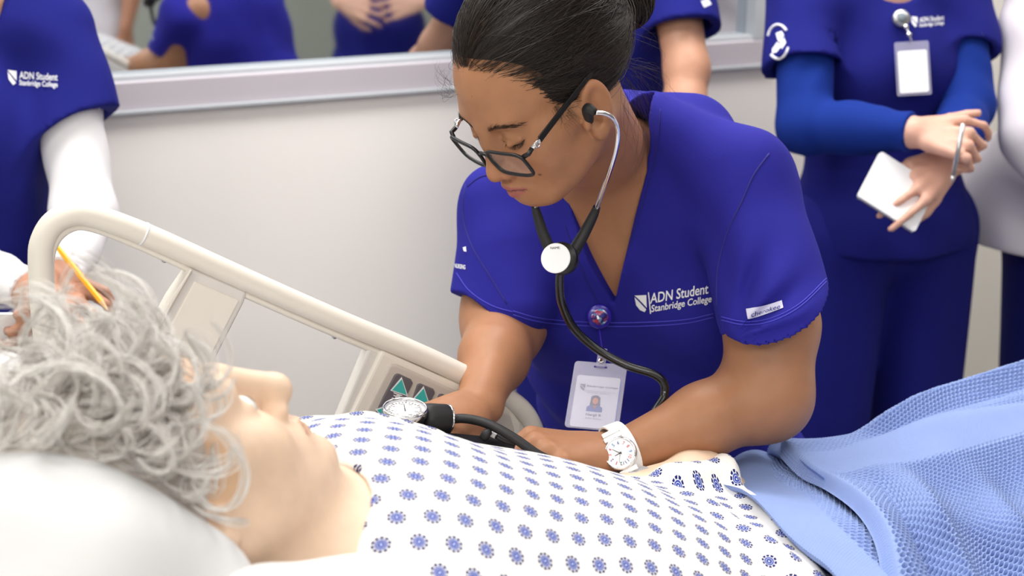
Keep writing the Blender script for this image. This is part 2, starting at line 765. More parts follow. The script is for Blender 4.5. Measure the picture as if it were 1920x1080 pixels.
wb.box(room_pt((SL - 3.2) / 2, -0.06, (zb + 2.2) / 2), WAX, WN, ZUP, (-3.2 - SL) / 2, 0.06, (2.2 - zb) / 2)
tag(wb.build('wall_back', M_wall), kind='structure')
for nm, c, ax, hl, m in (('wall_front', room_pt((SL + SR) / 2, NR + 0.05, CEIL / 2), (WAX, WN), (SR - SL) / 2, M_wall2),
                         ('wall_left', room_pt(SL - 0.05, NR / 2, CEIL / 2), (WN, WAX), NR / 2, M_wall2),
                         ('wall_right', room_pt(SR + 0.05, NR / 2, CEIL / 2), (WN, WAX), NR / 2, M_wall)):
    tag(MB().box(c, ax[0], ax[1], ZUP, hl, 0.05, CEIL / 2).build(nm, m), kind='structure')
tag(MB().box(room_pt((SL + SR) / 2, 0.006, 0.05), WAX, WN, ZUP, (SR - SL) / 2, 0.006, 0.05).build('baseboard_back', M_base), kind='structure')
# observation window: mirrored pane in a metal frame
win = empty('window_1', room_pt(-1.0, 0, zl))
tag(win, kind='structure')
t = NT('mirrored_glass')
t.b.inputs['Base Color'].default_value = (0.70, 0.74, 0.78, 1)
t.b.inputs['Metallic'].default_value = 1.0
t.b.inputs['Roughness'].default_value = 0.03
M_mirror = t.m
sw = (s_r + 3.2) / 2
scn = (s_r - 3.2) / 2
MB().box(room_pt(scn, -0.035, (zl + 2.2) / 2), WAX, WN, ZUP, sw, 0.004, (2.2 - zl) / 2).build('window_pane', M_mirror, win)
fr = MB()
fr.box(room_pt(scn, -0.012, zl - band / 2), WAX, WN, ZUP, sw + 0.02, 0.022, band / 2)
fr.build('window_sill', M_alu, win, bevel=0.003)
MB().box(room_pt(scn, -0.015, zl + 0.003), WAX, WN, ZUP, sw, 0.014, 0.006).build('glazing_bead', M_alu_light, win, bevel=0.002)
MB().box(room_pt(scn, 0.013, zl - band - 0.002), WAX, WN, ZUP, sw + 0.02, 0.004, 0.004).build('sill_trim', M_alu_light, win, bevel=0.002)
MB().box(room_pt(s_r - 0.016, -0.012, (zl + 2.2) / 2), WAX, WN, ZUP, 0.016, 0.02, (2.2 - zl) / 2).build('window_jamb', M_alu_light, win, bevel=0.003)
MB().box(room_pt(s_r + 0.010, -0.012, (zl + 2.2) / 2 - band / 2), WAX, WN, ZUP, 0.009, 0.02, (2.2 - zl + band) / 2).build('jamb_gap_strip', M_gap, win)  # black strip standing in for the gap beside the jamb
MB().box(room_pt(scn, -0.012, 2.19), WAX, WN, ZUP, sw, 0.02, 0.02).build('window_head', M_alu, win, bevel=0.003)

# wooden door in the right-hand wall, seen in the mirrored pane
M_door = mat('dark_brown_wood', srgb(84, 52, 46), .45, .25, 14, bump=.2, bscale=60)
dr = empty('door_1', room_pt(SR - .03, 2.7, 0))
tag(dr, kind='structure')
dfw = nrm(-WAX)
MB().box(room_pt(SR - .02, 2.7, 1.05), WN, ZUP, WAX, .62, 1.05, .02).build('door_leaf', M_door, dr, bevel=.004)
for k_ in range(5):
    MB().box(room_pt(SR - .045, 2.2 + k_ * .25, 1.05), WN, ZUP, WAX, .10, .95, .006).build('door_panel', M_door, dr, bevel=.006)
MB().tube([room_pt(SR - .05, 3.25, 1.0), room_pt(SR - .10, 3.25, 1.0), room_pt(SR - .10, 3.13, 1.0)], .010, 10).build('door_handle', M_alu, dr, smooth=True)


# ================================================================== hospital bed
BORG = np.array([-0.176, 0.998, 0.0])


def bed_pt(s, t, z):
    return BORG + BED * s + LAT * t + ZUP * z


M_plastic = mat('cream_plastic', srgb(226, 219, 208), 0.38, 0.02, 12, bump=0.06, bscale=500, bdist=0.0004)
M_plastic2 = mat('pale_grey_plastic', srgb(214, 209, 203), 0.42, 0.02, 12)
M_panel = mat('control_bezel_plastic', srgb(196, 187, 178), 0.42, 0.02, 12)
M_key = mat('dark_grey_membrane', srgb(98, 92, 98), 0.5, 0.04, 40)
M_teal = mat('teal_print', srgb(62, 178, 172), 0.5, 0.03)
M_white = mat('white_print', srgb(235, 235, 235), 0.5, 0.02)
M_steel = mat('brushed_steel', srgb(190, 190, 192), 0.3, 0.05, metal=0.9)
M_sheet = cloth_mat('white_sheet', srgb(226, 225, 223), 700, 0.2, var=0.015, sheen=0.05)
M_mattress = cloth_mat('mattress_cover', srgb(190, 196, 205), 500, 0.2, var=0.02, sheen=0.0)

bed = empty('hospital_bed', bed_pt(0.45, 0.06, 0), 'cream hospital bed with raised slanting head section and side rail', 'bed')
prof = [(-0.62, 1.10), (0.50, 0.70), (0.92, 0.71), (1.55, 0.62)]


def slab(z0, z1, t0, t1, name, m, bev):
    mb = MB()
    top = [(s, z + z1) for s, z in prof]
    bot = [(s, z + z0) for s, z in prof][::-1]
    poly = top + bot
    mb.prism(poly, bed_pt(0, 0, 0), BED, ZUP, LAT, t0, t1)
    return mb.build(name, m, bed, bevel=bev, segs=3)


slab(-0.14, 0.0, -0.30, 0.40, 'mattress', M_mattress, 0.03)
slab(-0.19, -0.145, -0.30, 0.40, 'bed_deck', M_plastic2, 0.01)
fb = MB()
for tt in (-0.24, 0.34):
    fb.box(bed_pt(0.45, tt, 0.40), BED, LAT, ZUP, 1.0, 0.03, 0.04)
for ss in (-0.45, 0.45, 1.35):
    fb.box(bed_pt(ss, 0.05, 0.40), BED, LAT, ZUP, 0.03, 0.30, 0.03)
fb.build('bed_frame', M_plastic2, bed, bevel=0.006)
for ss in (-0.45, 1.35):
    for tt in (-0.24, 0.34):
        MB().tube([bed_pt(ss, tt, 0.4), bed_pt(ss, tt, 0.06)], 0.025, 12).build('leg', M_steel, bed, smooth=True)
        MB().lathe([(0.055, -0.015), (0.06, -0.008), (0.06, 0.008), (0.055, 0.015)], bed_pt(ss, tt, 0.06), BED, ZUP, LAT, 24).build('caster', M_key, bed, smooth=True)
for ss, z1 in ((-0.2, 0.86), (0.55, 0.58), (1.2, 0.55)):
    MB().box(bed_pt(ss, 0.05, (0.43 + z1 - 0.06) / 2), BED, LAT, ZUP, 0.03, 0.2, (z1 - 0.49) / 2 + 0.03).build('lift_column', M_steel, bed)
MB().box(bed_pt(-0.72, 0.05, 0.78), BED, LAT, ZUP, 0.02, 0.40, 0.30).build('headboard', M_plastic, bed, bevel=0.015)
MB().box(bed_pt(1.66, 0.05, 0.62), BED, LAT, ZUP, 0.02, 0.40, 0.28).build('footboard', M_plastic, bed, bevel=0.015)

RT = 0.42      # the far side rail stands in this plane


def railp(px, py, off=0.0):
    d = AX_F + AX_R * ((px - 960.0) / FPX) - AX_U * ((py - 540.0) / FPX)
    t = ((bed_pt(0, RT, 0) - CAM) @ LAT) / (d @ LAT)
    return CAM + t * d - LAT * off


def rail_poly(pix, z0, z1):
    mb = MB()
    a = [railp(x, y, z1) for x, y in pix]
    b = [railp(x, y, 0) + LAT * (-z0) for x, y in pix]
    a = [q + LAT * z1 - LAT * z1 for q in [railp(x, y, 0) for x, y in pix]]
    n = len(pix)
    vs = [p - LAT * z1 for p in a] + [p - LAT * z0 for p in a]
    fs = [tuple(range(n))[::-1], tuple(range(n, 2 * n))] + [(i, (i + 1) % n, n + (i + 1) % n, n + i) for i in range(n)]
    mb.add(vs, fs)
    return mb


rail_path = [(96, 760), (88, 655), (80, 570), (76, 488), (80, 452), (98, 420), (127, 404), (160, 402), (215, 418), (291, 448),
             (406, 500), (520, 551), (644, 605), (781, 662), (877, 707), (940, 740), (982, 772), (1003, 815), (1003, 870), (996, 925)]
rp_ = catmull([railp(x, y) for x, y in rail_path], 90)
rail = MB().tube(rp_, 0.0120, 16).build('side_rail', M_plastic, bed, smooth=True)
web = catmull([railp(x, y) for x, y in [(112, 760), (104, 655), (97, 570), (94, 500), (99, 466), (113, 442), (136, 427), (160, 425), (205, 438), (281, 470),
                                        (396, 523), (510, 574), (634, 628), (771, 686), (867, 731), (926, 762), (962, 790), (980, 825), (982, 870)]], 90)
MB().tube(web, 0.0042, 8).build('rail_lip', M_plastic, rail, smooth=True)
MB().tube([rp_[41] - (rp_[42] - rp_[41]) * 0.1, rp_[41] + (rp_[42] - rp_[41]) * 0.1], 0.0125, 16).build('rail_joint', M_white, rail, smooth=True)
# screws under the rail
for x, y in ((308, 483), (627, 626)):
    c = railp(x, y + 4)
    MB().lathe([(0.003, -0.002), (0.003, 0.001), (0.001, 0.002)], c, BED, ZUP, LAT, 12).build('rail_screw', M_steel, rail, smooth=True)
# upper infill panel
pa = [(357, 500), (462, 545), (455, 566), (392, 690), (352, 790), (236, 740), (270, 655), (322, 560)]
upper = rail_poly(pa, -0.012, 0.006).build('rail_panel', M_plastic2, bed, bevel=0.004, segs=3)
ina = [(361, 523), (447, 560), (385, 680), (340, 765), (258, 728), (290, 655)]
rail_poly(ina, 0.003, 0.0075).build('panel_inset', M_plastic, upper, bevel=0.002)
rail_poly([(352, 500), (357, 500), (322, 560), (270, 655), (236, 740), (228, 738), (262, 652), (314, 556)], -0.012, 0.012).build('panel_edge', M_plastic, upper, bevel=0.002)
# control panel
pc = [(690, 646), (960, 765), (985, 800), (990, 880), (960, 960), (588, 885), (632, 786)]
ctrl = rail_poly(pc, -0.014, 0.004).build('control_panel', M_plastic2, bed, bevel=0.004, segs=3)
rail_poly([(711, 652), (948, 757), (972, 790), (978, 870), (955, 940), (606, 880), (646, 786)], 0.0, 0.009).build('panel_face', M_plastic, ctrl, bevel=0.006, segs=3)
rail_poly([(724, 677), (738, 677), (950, 772), (958, 800), (940, 925), (640, 868), (662, 800)], 0.006, 0.012).build('control_bezel', M_panel, ctrl, bevel=0.004, segs=3)
k1 = [(733, 695), (739, 693), (763, 704), (767, 711), (752, 741), (757, 752), (735, 800), (690, 782), (712, 735)]
k2 = [(775, 713), (781, 712), (805, 722), (808, 729), (793, 762), (772, 812), (741, 800), (762, 752)]
k3 = [(815, 732), (821, 731), (846, 742), (849, 749), (830, 792), (815, 830), (780, 815), (797, 775)]
k4 = [(857, 750), (863, 749), (888, 760), (891, 767), (872, 810), (857, 848), (822, 833), (839, 793)]
for kk in (k1, k2, k3, k4):
    rail_poly(kk, 0.010, 0.0138).build('control_key', M_key, ctrl, bevel=0.0015)
for (ax, ay, s) in ((742, 718, 1), (783, 735, 1), (714, 765, -1)):
    tri = [(ax - 15, ay + 5 * s), (ax + 12, ay + 14 * s), (ax + 3, ay - 15 * s)]
    tro = [(ax - 18, ay + 6 * s), (ax + 15, ay + 17 * s), (ax + 3, ay - 19 * s)]
    rail_poly(tro, 0.0139, 0.0143).build('arrow_outline', M_white, ctrl)
    rail_poly(tri, 0.0142, 0.0147).build('arrow', M_teal, ctrl)
    if s > 0:
        for dy in (9, 14):
            rail_poly([(ax - 12, ay + dy), (ax + 4, ay + dy + 6), (ax + 4, ay + dy + 8), (ax - 12, ay + dy + 2)], 0.0139, 0.0143).build('arrow_bar', M_white, ctrl)
# little lying figure
fig = [(735, 737), (742, 733), (746, 742), (741, 746)]
rail_poly([(738 + 5 * math.cos(a), 737 + 5 * math.sin(a)) for a in np.linspace(0, 6.28, 13)[:-1]], 0.0139, 0.0143).build('figure_head', M_white, ctrl)
rail_poly([(736, 743), (743, 743), (753, 757), (747, 761), (737, 752)], 0.0139, 0.0143).build('figure_body', M_white, ctrl)
rail_poly([(726, 738), (729, 737), (741, 759), (757, 764), (756, 767), (739, 762)], 0.0139, 0.0143).build('figure_bed', M_white, ctrl)


# ================================================================== body building kit
def add_head(S, c, R, s=1.0, ears=True, lids=1.0, lz=1.0, ear_dz=0.0, ear_dy=0.0, ez=0.0):
    """head, local axes: x to its right, y forward, z up; origin between the ear canals"""
    c = np.asarray(c, float)
    T = lambda *p: c + R @ (np.array((p[0], p[1], p[2] * (lz if p[2] < 0 else 1.0)), float) * s)
    T2 = lambda x, y, z: T(x, y + ear_dy, 0) + R @ np.array((0, 0, (z + ear_dz) * s))

    def E(p, r, k=0.012, op='u'):
        S.ell(T(*p), np.array(r) * s, k * s, op, M=R)

    def C(a, b, ra, rb, k=0.01, op='u'):
        S.cone(T(*a), T(*b), ra * s, rb * s, k * s, op)
    E((0, -.014, .048), (.073, .092, .080))
    E((0, .040, .040), (.061, .053, .058), .025)
    E((0, .040, -.022), (.058, .050, .062), .025)
    E((0, .040, -.062), (.043, .046, .034), .025)
    for x in (-1, 1):
        C((x * .056, .0, -.036), (x * .020, .074, -.082), .016, .014, .03)
        E((x * .037, .062, -.024), (.023, .023, .024), .025)
        C((x * .052, .052, -.004), (x * .066, .0, -.002), .012, .009, .02)
    E((0, .080, -.083), (.020, .017, .014), .014)
    C((-.030, .078, .026), (.030, .078, .026), .0135, .0135, .018)
    E((0, .084, -.058), (.028, .017, .021), .015)
    for x in (-1, 1):
        E((x * .031, .100, .004 + ez), (.0185, .017, .0115), .012, 's')
    C((0, .091, .018), (0, .1035, -.022), .0065, .0085, .014)
    E((0, .1065, -.031), (.0105, .0105, .0095), .008)
    for x in (-1, 1):
        E((x * .0125, .0975, -.0345), (.0075, .0095, .0075), .006)
        E((x * .0065, .103, -.0425), (.0038, .0055, .0035), .002, 's')
        E((x * .031, .0765, .0035 + ez), (.0145, .0135, .0125), .004)
        # upper lid over the ball, lower lid
        if lids > 0:
            C((x * .0175, .0860, .0000 + ez), (x * .031, .0905, -.0030 + ez), .0022, .0026, .003)
            C((x * .031, .0905, -.0030 + ez), (x * .0445, .0830, .0005 + ez), .0026, .0020, .003)
            C((x * .0190, .0890, .0080 + ez), (x * .031, .0920, .0105 + ez), .0010, .0011, .002, 's')
            C((x * .031, .0920, .0105 + ez), (x * .0440, .0850, .0075 + ez), .0011, .0009, .002, 's')
    # lips
    for x in (-1, 1):
        C((x * .0235, .0905, -.0590), (x * .006, .1010, -.0548), .0028, .0046, .005)
        C((x * .006, .1010, -.0548), (0, .1007, -.0558), .0046, .0045, .003)
        C((x * .0215, .0900, -.0610), (0, .0998, -.0652), .0030, .0058, .005)
        C((x * .025, .0925, -.0598), (x * .008, .1035, -.0594), .0010, .0010, .0015, 's')
        C((x * .008, .1035, -.0594), (0, .1040, -.0602), .0010, .0010, .0015, 's')
    if ears:
        for x in (-1, 1):
            a = np.array([[math.cos(x * .35), -math.sin(x * .35), 0], [math.sin(x * .35), math.cos(x * .35), 0], [0, 0, 1]])
            tl = np.array([[1, 0, 0], [0, math.cos(.2), -math.sin(.2)], [0, math.sin(.2), math.cos(.2)]])
            M = R @ a @ tl
            S.ell(T2(x * .077, -.014, .010), np.array((.0085, .0175, .029)) * s, .006 * s, 'u', M=M)
            S.ell(T2(x * .075, -.006, -.017), np.array((.0065, .0095, .012)) * s, .006 * s, 'u', M=M)
            S.ell(T2(x * .0865, -.012, .014), np.array((.0075, .0115, .0205)) * s, .003 * s, 's', M=M)
            S.ell(T2(x * .083, -.003, -.001), np.array((.011, .0085, .0105)) * s, .003 * s, 's', M=M)
            S.ell(T2(x * .0795, -.017, .009), np.array((.0045, .0050, .0125)) * s, .004 * s, 'u', M=M)
            S.ell(T2(x * .0765, .006, -.001), np.array((.005, .0042, .0068)) * s, .004 * s, 'u', M=M)
    return T


def head_color(v, c, R, s, base, lip, warm, lz=1.0):
    q = (v - c) @ R / s
    q[:, 2] = np.where(q[:, 2] < 0, q[:, 2] / lz, q[:, 2])
    col = np.tile(np.array(base, float), (len(v), 1))

    def blend(m, cc):
        nonlocal col
        m = np.clip(m, 0, 1)[:, None]
        col = col * (1 - m) + np.array(cc) * m
    g = lambda p, r: np.exp(-(((q - np.array(p)) / np.array(r)) ** 2).sum(1))
    near = (np.abs(q) < 0.15).all(1)
    for x in (-1, 1):
        blend(near * g((x * .038, .08, -.025), (.02, .03, .018)) * 0.35, warm)
        blend(near * g((x * .078, -.01, .012), (.012, .02, .03)) * 0.35, warm)
    blend(near * g((0, .108, -.034), (.014, .012, .012)) * 0.4, warm)
    ax = np.abs(q[:, 0])
    zu = -.0515 - ax * 0.22
    zlw = -.0708 + ax * ax * 18
    m = (ax < .0255) & (q[:, 1] > .085) & (q[:, 2] < zu) & (q[:, 2] > zlw)
    blend(m * 0.85, lip)
    m = (ax < .024) & (q[:, 1] > .085) & (np.abs(q[:, 2] + .0597) < .0012)
    blend(m * 0.8, tuple(x * 0.35 for x in lip))
    return col


HAND_B = np.array([[.090, .030, .004], [.095, .0095, .006], [.089, -.0105, .004], [.080, -.029, -.001]])
HAND_L = [[.043, .026, .020], [.047, .029, .021], [.043, .027, .020], [.033, .020, .018]]
HAND_R = [.0088, .0088, .0084, .0076]


def add_hand(S, wrist, fwd, back, side, curls, thumb=(0.5, 0.35, 0.25, 0.3), s=1.0, spread=0.06, rw=0.024):
    """fwd: wrist to knuckles; back: out of the back of the hand; side +1 when the thumb lies on cross(back, fwd)"""
    fwd = nrm(fwd)
    back = nrm(back - fwd * (np.dot(back, fwd)))
    lat = np.cross(back, fwd) * side
    T = lambda p: np.asarray(wrist) + (fwd * p[0] + lat * p[1] + back * p[2]) * s
    tips = []
    S.cone(T((-.02, 0, 0)), T((.02, 0, 0)), rw * s, .024 * s, .015, flat=back, fs=0.72)
    for i in range(4):
        b = HAND_B[i]
        S.cone(T((.012, b[1] * 0.55, -.001)), T(b), .0150 * s, .0112 * s, .014 * s)
    S.cone(T((.03, .0, -.008)), T((.075, 0, -.008)), .020 * s, .018 * s, .015 * s, flat=back, fs=0.6)
    for i in range(4):
        p = T(HAND_B[i])
        a = 0.0
        yaw = (1.5 - i) * spread
        for j in range(3):
            a += curls[i][j]
            d = (fwd * math.cos(yaw) + lat * math.sin(yaw)) * math.cos(a) - back * math.sin(a)
            q = p + d * HAND_L[i][j] * s
            r = HAND_R[i] * s
            S.cone(p, q, r * (1 - .07 * j), r * (1 - .07 * (j + 1)), (.008 if j == 0 else .002) * s)
            p = q
        tips.append(p)
    # thumb: spread angle, drop, bends
    p = T((.022, .020, -.008))
    sp, dr, b1, b2 = thumb
    d = nrm(fwd * math.cos(sp) + lat * math.sin(sp) - back * dr)
    q = p + d * .044 * s
    S.cone(p, q, .0150 * s, .0110 * s, .012 * s)
    inw = nrm(-lat - back * 0.4)
    d2 = nrm(d * math.cos(b1) + inw * math.sin(b1))
    q2 = q + d2 * .033 * s
    S.cone(q, q2, .0106 * s, .0098 * s, .004 * s)
    d3 = nrm(d2 * math.cos(b2) + inw * math.sin(b2))
    q3 = q2 + d3 * .026 * s
    S.cone(q2, q3, .0098 * s, .0080 * s, .002 * s)
    tips.append(q3)
    return tips


def frame_from(fwd, up):
    y = nrm(fwd)
    z = nrm(np.asarray(up) - y * np.dot(up, y))
    x = np.cross(y, z)
    return np.stack([x, y, z], 1)


# ================================================================== patient simulator in the bed
MH = np.array([-0.25594365, 0.95350045, 1.17634319])
MR = np.array([[0.61759384, 0.48953221, -0.61557784], [-0.76801701, 0.54404154, -0.33788856], [0.16949258, 0.68145214, 0.71196576]])
man = empty('patient_mannequin', bed_pt(0.3, 0.1, 0.75), 'nursing mannequin with curly silver wig and dotted gown lying in the bed', 'mannequin')
M_vinyl = skin_mat('mannequin_vinyl', 0.10)
S = SDF()
Tm = add_head(S, MH, MR, 1.0, lids=0.0)
inc = math.radians(20)
TD = nrm(BED * math.cos(inc) - ZUP * math.sin(inc))     # down the trunk
TN = nrm(BED * math.sin(inc) + ZUP * math.cos(inc))     # out of the chest
TM = np.stack([TD, LAT, TN], 1)
T0, T1, T2, T3 = W(690, 1010, 1.25), W(950, 1072, 1.30), W(1200, 1116, 1.38), W(1420, 1150, 1.46)
S.cone(Tm(0, .094, .022), Tm(0, .1135, -.022), .0085, .0105, .012)
S.ell(Tm(0, .1145, -.029), (.0115, .0115, .0105), .008, M=MR)
S.ell(Tm(0, .090, -.090), (.020, .016, .015), .014, M=MR)
nk = Tm(0, .012, -.045)
nk2 = T0 - TN * 0.03 - TD * 0.02 - LAT * .05
S.cone(nk, nk2, .056, .062, .03)
S.ell(T0 - LAT * .04, (.13, .185, .085), .04, M=TM)
S.ell(T1 - LAT * .04, (.17, .165, .090), .04, M=TM)
S.ell(T2 - LAT * .03, (.17, .150, .085), .04, M=TM)
# far arm with the fore-arm lying along the bed towards the foot
sh = T0 + LAT * .16 - TN * .01
el = W(1085, 985, 1.45)
wr = W(1325, 893, 1.54)
S.chain([sh, el, wr], [.048, .040, .027], .02)
add_hand(S, wr, nrm(nrm(wr - el) - ZUP * .75), nrm(ZUP * .8 + BED * .5), 1, [[.25, .3, .2]] * 4)
# near arm under the gown
S.chain([T0 - LAT * .20 - TN * .02, T2 - LAT * .26 - TN * .05, T3 - LAT * .16 + TN * .02], [.048, .042, .03], .02)
V, Q = surface(S, *bounds([MH - .15, MH + .17, T0, T1, T2, T3, wr + BED * .2, wr, T0 - LAT * .3, T2 - LAT * .32], .09), .0028)
base = srgb(230, 200, 174)
colr = head_color(V, MH, MR, 1.0, base, srgb(216, 172, 142), srgb(226, 190, 156))
q = (V - MH) @ MR
# round cheek plug printed darker, as on the simulator
m = np.clip(((0.026 - np.linalg.norm(q[:, 1:] - np.array([.024, .016]), axis=1)) / .003), 0, 1) * (q[:, 0] > .03)
colr = colr * (1 - .55 * m[:, None]) + np.array(srgb(214, 168, 124)) * .55 * m[:, None]
me = mesh_np('body', V, Q, col=colr)
mbody = link('body', me, man, M_vinyl)
# eyes
M_eye = mat('glass_eye_white', srgb(238, 236, 230), 0.1, 0.01, coat=0.5)
M_iris = mat('glass_eye_iris', srgb(60, 42, 32), 0.15, 0.1, 300)
for x in (-1, 1):
    c = Tm(x * .031, .0795, .0035)
    e = MB()
    e.lathe([(.0119 * math.sin(a), .0119 * math.cos(a)) for a in np.linspace(3.1, .45, 12)], c, MR[:, 0], MR[:, 2], MR[:, 1], 20)
    eo = e.build('eyeball', M_eye, man, smooth=True)
    MB().lathe([(.0052, .0107), (.0050, .0110), (.002, .0119), (.0005, .012)], c, MR[:, 0], MR[:, 2], MR[:, 1], 20).build('iris', M_iris, eo, smooth=True)

# ---- curly wig
t = NT('silver_wig_hair')
uvn = t.n('ShaderNodeUVMap')
sx = t.n('ShaderNodeSeparateXYZ')
t.l(uvn.outputs[0], sx.inputs[0])
ramp = t.n('ShaderNodeValToRGB')
ramp.color_ramp.elements[0].color = (*srgb(204, 196, 188), 1)
ramp.color_ramp.elements[1].color = (*srgb(253, 251, 248), 1)
t.l(sx.outputs[0], ramp.inputs[0])
t.l(ramp.outputs[0], t.b.inputs['Base Color'])
t.b.inputs['Roughness'].default_value = 0.34
t.b.inputs['Specular IOR Level'].default_value = 0.7
M_wig = t.m
M_wigcap = mat('wig_cap', srgb(178, 168, 160), 0.7, 0.25, 60, bump=0.6, bscale=120, bdist=0.004)
cap_c = Tm(0, -.018, .044)
S = SDF()
S.ell(cap_c, (.087, .100, .091), .0, M=MR)
gx = np.array([-.2, -.05, -.02, .0, .02, .05, .07, .2])
gz = np.array([-.070, -.066, -.034, -.006, .014, .030, .038, .060])


def wig_cut(p):
    q_ = (p - MH) @ MR
    return np.interp(q_[:, 1], gx, gz) - q_[:, 2]


S.custom(wig_cut, .02, 'i')
V, Q = surface(S, *bounds([cap_c - .15, cap_c + .15], .02), .005)
wig = link('wig', mesh_np('wig', V, Q), man, M_wigcap)


def lock_curves(nl, seed, rmin, rmax, lift0, lift1, nst, mpt=15):
    r = np.random.default_rng(seed)
    out = []
    rad = []
    n = 0
    while n < nl:
        d = nrm(r.normal(size=3))
        qd = d * np.array([.091, .104, .094])
        ql = qd + np.array([0, -.018, .044])
        if ql[2] < np.interp(ql[1], gx, gz) + .002:
            continue
        # outward normal and tangents in local axes
        nn = nrm(qd / np.array([.091, .104, .094]) ** 2)
        flow = np.array([0, -.45, -1.0]) + r.normal(size=3) * .55
        t1 = nrm(flow - nn * (flow @ nn))
        t2 = np.cross(nn, t1) * (1 if r.random() < .5 else -1)
        R_ = r.uniform(rmin, rmax)
        turn = r.uniform(2.2, 4.8)
        pitch = r.uniform(.002, .014)
        tilt = r.uniform(-.3, .9)
        a = np.linspace(0, turn, mpt)
        cx = R_ * 1.4 * (np.sin(a))
        cy = R_ * (1 - np.cos(a))
        u2 = nrm(t2 * math.cos(tilt) + nn * math.sin(tilt))
        ctr = ql + nn * r.uniform(lift0, lift1)
        line = ctr + np.outer(cx, t1) + np.outer(cy, u2) + np.outer(a * pitch, np.cross(t1, u2))
        # keep it outside the cap
        for _ in range(2):
            e = line - np.array([0, -.018, .044])
            k = np.linalg.norm(e / np.array([.087, .100, .091]), axis=1)
            line = np.where((k < 1.0)[:, None], np.array([0, -.018, .044]) + e / k[:, None], line)
        w = np.sin(np.clip(a / turn, .06, .94) * math.pi) ** .5
        wd = r.uniform(.0045, .0085)
        for j in range(nst):
            o = r.normal(size=2) * wd * .55
            ph = r.normal(size=3) * .0012
            L = line + np.outer(w * o[0], np.cross(t1, u2)) + np.outer(w * o[1], nn) + np.outer(np.sin(a * 1.3 + j), ph)
            out.append(L)
        n += 1
    return np.array(out)


A1 = lock_curves(700, 3, .011, .020, -.002, .008, 17)
A2 = lock_curves(280, 5, .012, .022, .004, .016, 16)
A3 = lock_curves(120, 9, .012, .026, .004, .016, 2)
SA = np.concatenate([A1, A2, A3])
SA = MH + SA @ MR.T

S_PIL = SDF()
pc_ = MH - MR[:, 1] * .115 - MR[:, 2] * .02
PM = np.stack([nrm(BED * .9 - ZUP * .42), LAT, nrm(BED * .42 + ZUP * .9)], 1)
S_PIL.ell(pc_ - LAT * .02 - ZUP * .03, (.22, .36, .075), .03, M=PM)
S_PIL.chain([W(-170, 950, .98), W(60, 1030, .945), W(200, 1090, .93), W(350, 1140, .955)], [rp(105, .97), rp(105, .945), rp(105, .93), rp(108, .95)], .10)
S_PIL.cone(W(-200, 760, 1.25), W(0, 730, 1.25), rp(120, 1.25), rp(80, 1.25), .10)
S_PIL.custom(lambda p: -(.004 * vnoise(p, 16, 6) + .002 * vnoise(p, 40, 9)), 0, 'w')
# strands that would fall over the face are left out of the eye and cheek
ql = (SA - MH) @ MR
ym, zm = ql[:, :, 1], ql[:, :, 2]
keep = ~((ym > np.interp(zm, [-.1, -.03, 0, .02, .04, .06, .09, .13], [-.02, -.004, .012, .034, .080, .102, .112, .120])).any(1))
keep &= ~((zm.min(1) < -.075))
inp = S_PIL(SA.reshape(-1, 3)).reshape(SA.shape[:2])
keep &= ~((inp < .001).any(1))
curl = link('curls', strands_mesh('curls', SA[keep], RNG.uniform(.00025, .0005, keep.sum()), .5), wig, M_wig)
tag(curl, kind='stuff')

# ---- gown
t = NT('dotted_gown_cotton')
uvn = t.n('ShaderNodeUVMap')
sx = t.n('ShaderNodeSeparateXYZ')
t.l(uvn.outputs[0], sx.inputs[0])
GU, GV = 0.0265, 0.0228
u = t.math('DIVIDE', sx.outputs[0], GU)
v = t.math('DIVIDE', sx.outputs[1], GV)
row = t.math('FLOOR', v)
odd = t.math('MODULO', t.math('ABSOLUTE', row), 2.0)
u2 = t.math('ADD', u, t.math('MULTIPLY', odd, 0.5))
fu = t.math('MULTIPLY', t.math('SUBTRACT', t.math('FRACT', u2), 0.5), GU)
fv = t.math('MULTIPLY', t.math('SUBTRACT', t.math('FRACT', v), 0.5), GV)
rad = t.math('SQRT', t.math('ADD', t.math('MULTIPLY', fu, fu), t.math('MULTIPLY', fv, fv)))
ang = t.math('ARCTAN2', fv, fu)
seg = t.math('SINE', t.math('MULTIPLY', ang, 10.0))
R0 = 0.0069


def lt(a, b): return t.math('LESS_THAN', a, b)
def gt(a, b): return t.math('GREATER_THAN', a, b)
def mul(a, b): return t.math('MULTIPLY', a, b)


petal = mul(mul(gt(rad, R0 * .70), lt(rad, R0)), gt(seg, -.62))
ring = mul(gt(rad, R0 * .44), lt(rad, R0 * .60))
core = lt(rad, R0 * .36)
dot = lt(rad, R0 * .14)
c = t.mix(mul(lt(rad, R0 * .68), 1.0), srgb(232, 229, 224), srgb(186, 192, 216))
c = t.mix(petal, c, srgb(32, 36, 98))
c = t.mix(ring, c, srgb(56, 70, 152))
c = t.mix(core, c, srgb(42, 62, 150))
c = t.mix(dot, c, srgb(190, 200, 232))
t.l(c, t.b.inputs['Base Color'])
t.b.inputs['Roughness'].default_value = 0.9
t.b.inputs['Specular IOR Level'].default_value = 0.1
t.bump(t.noise(800, 2), 0.15, 0.0005)
M_gown = t.m

S = SDF()
S.ell(T0 - LAT * .03 - TN * .0, (.12, .200, .098), .05, M=TM)
S.ell(T1 - LAT * .03, (.20, .195, .106), .06, M=TM)
S.ell(T2 - LAT * .02, (.20, .185, .098), .06, M=TM)
S.ell(T3 - LAT * .02, (.18, .190, .098), .06, M=TM)
# far shoulder bunched up by the sleeve
S.cone(W(690, 822, 1.38), W(800, 842, 1.41), rp(44, 1.38), rp(40, 1.40), .03)
S.cone(sh, T0 * .4 + el * .6, .060, .062, .03)
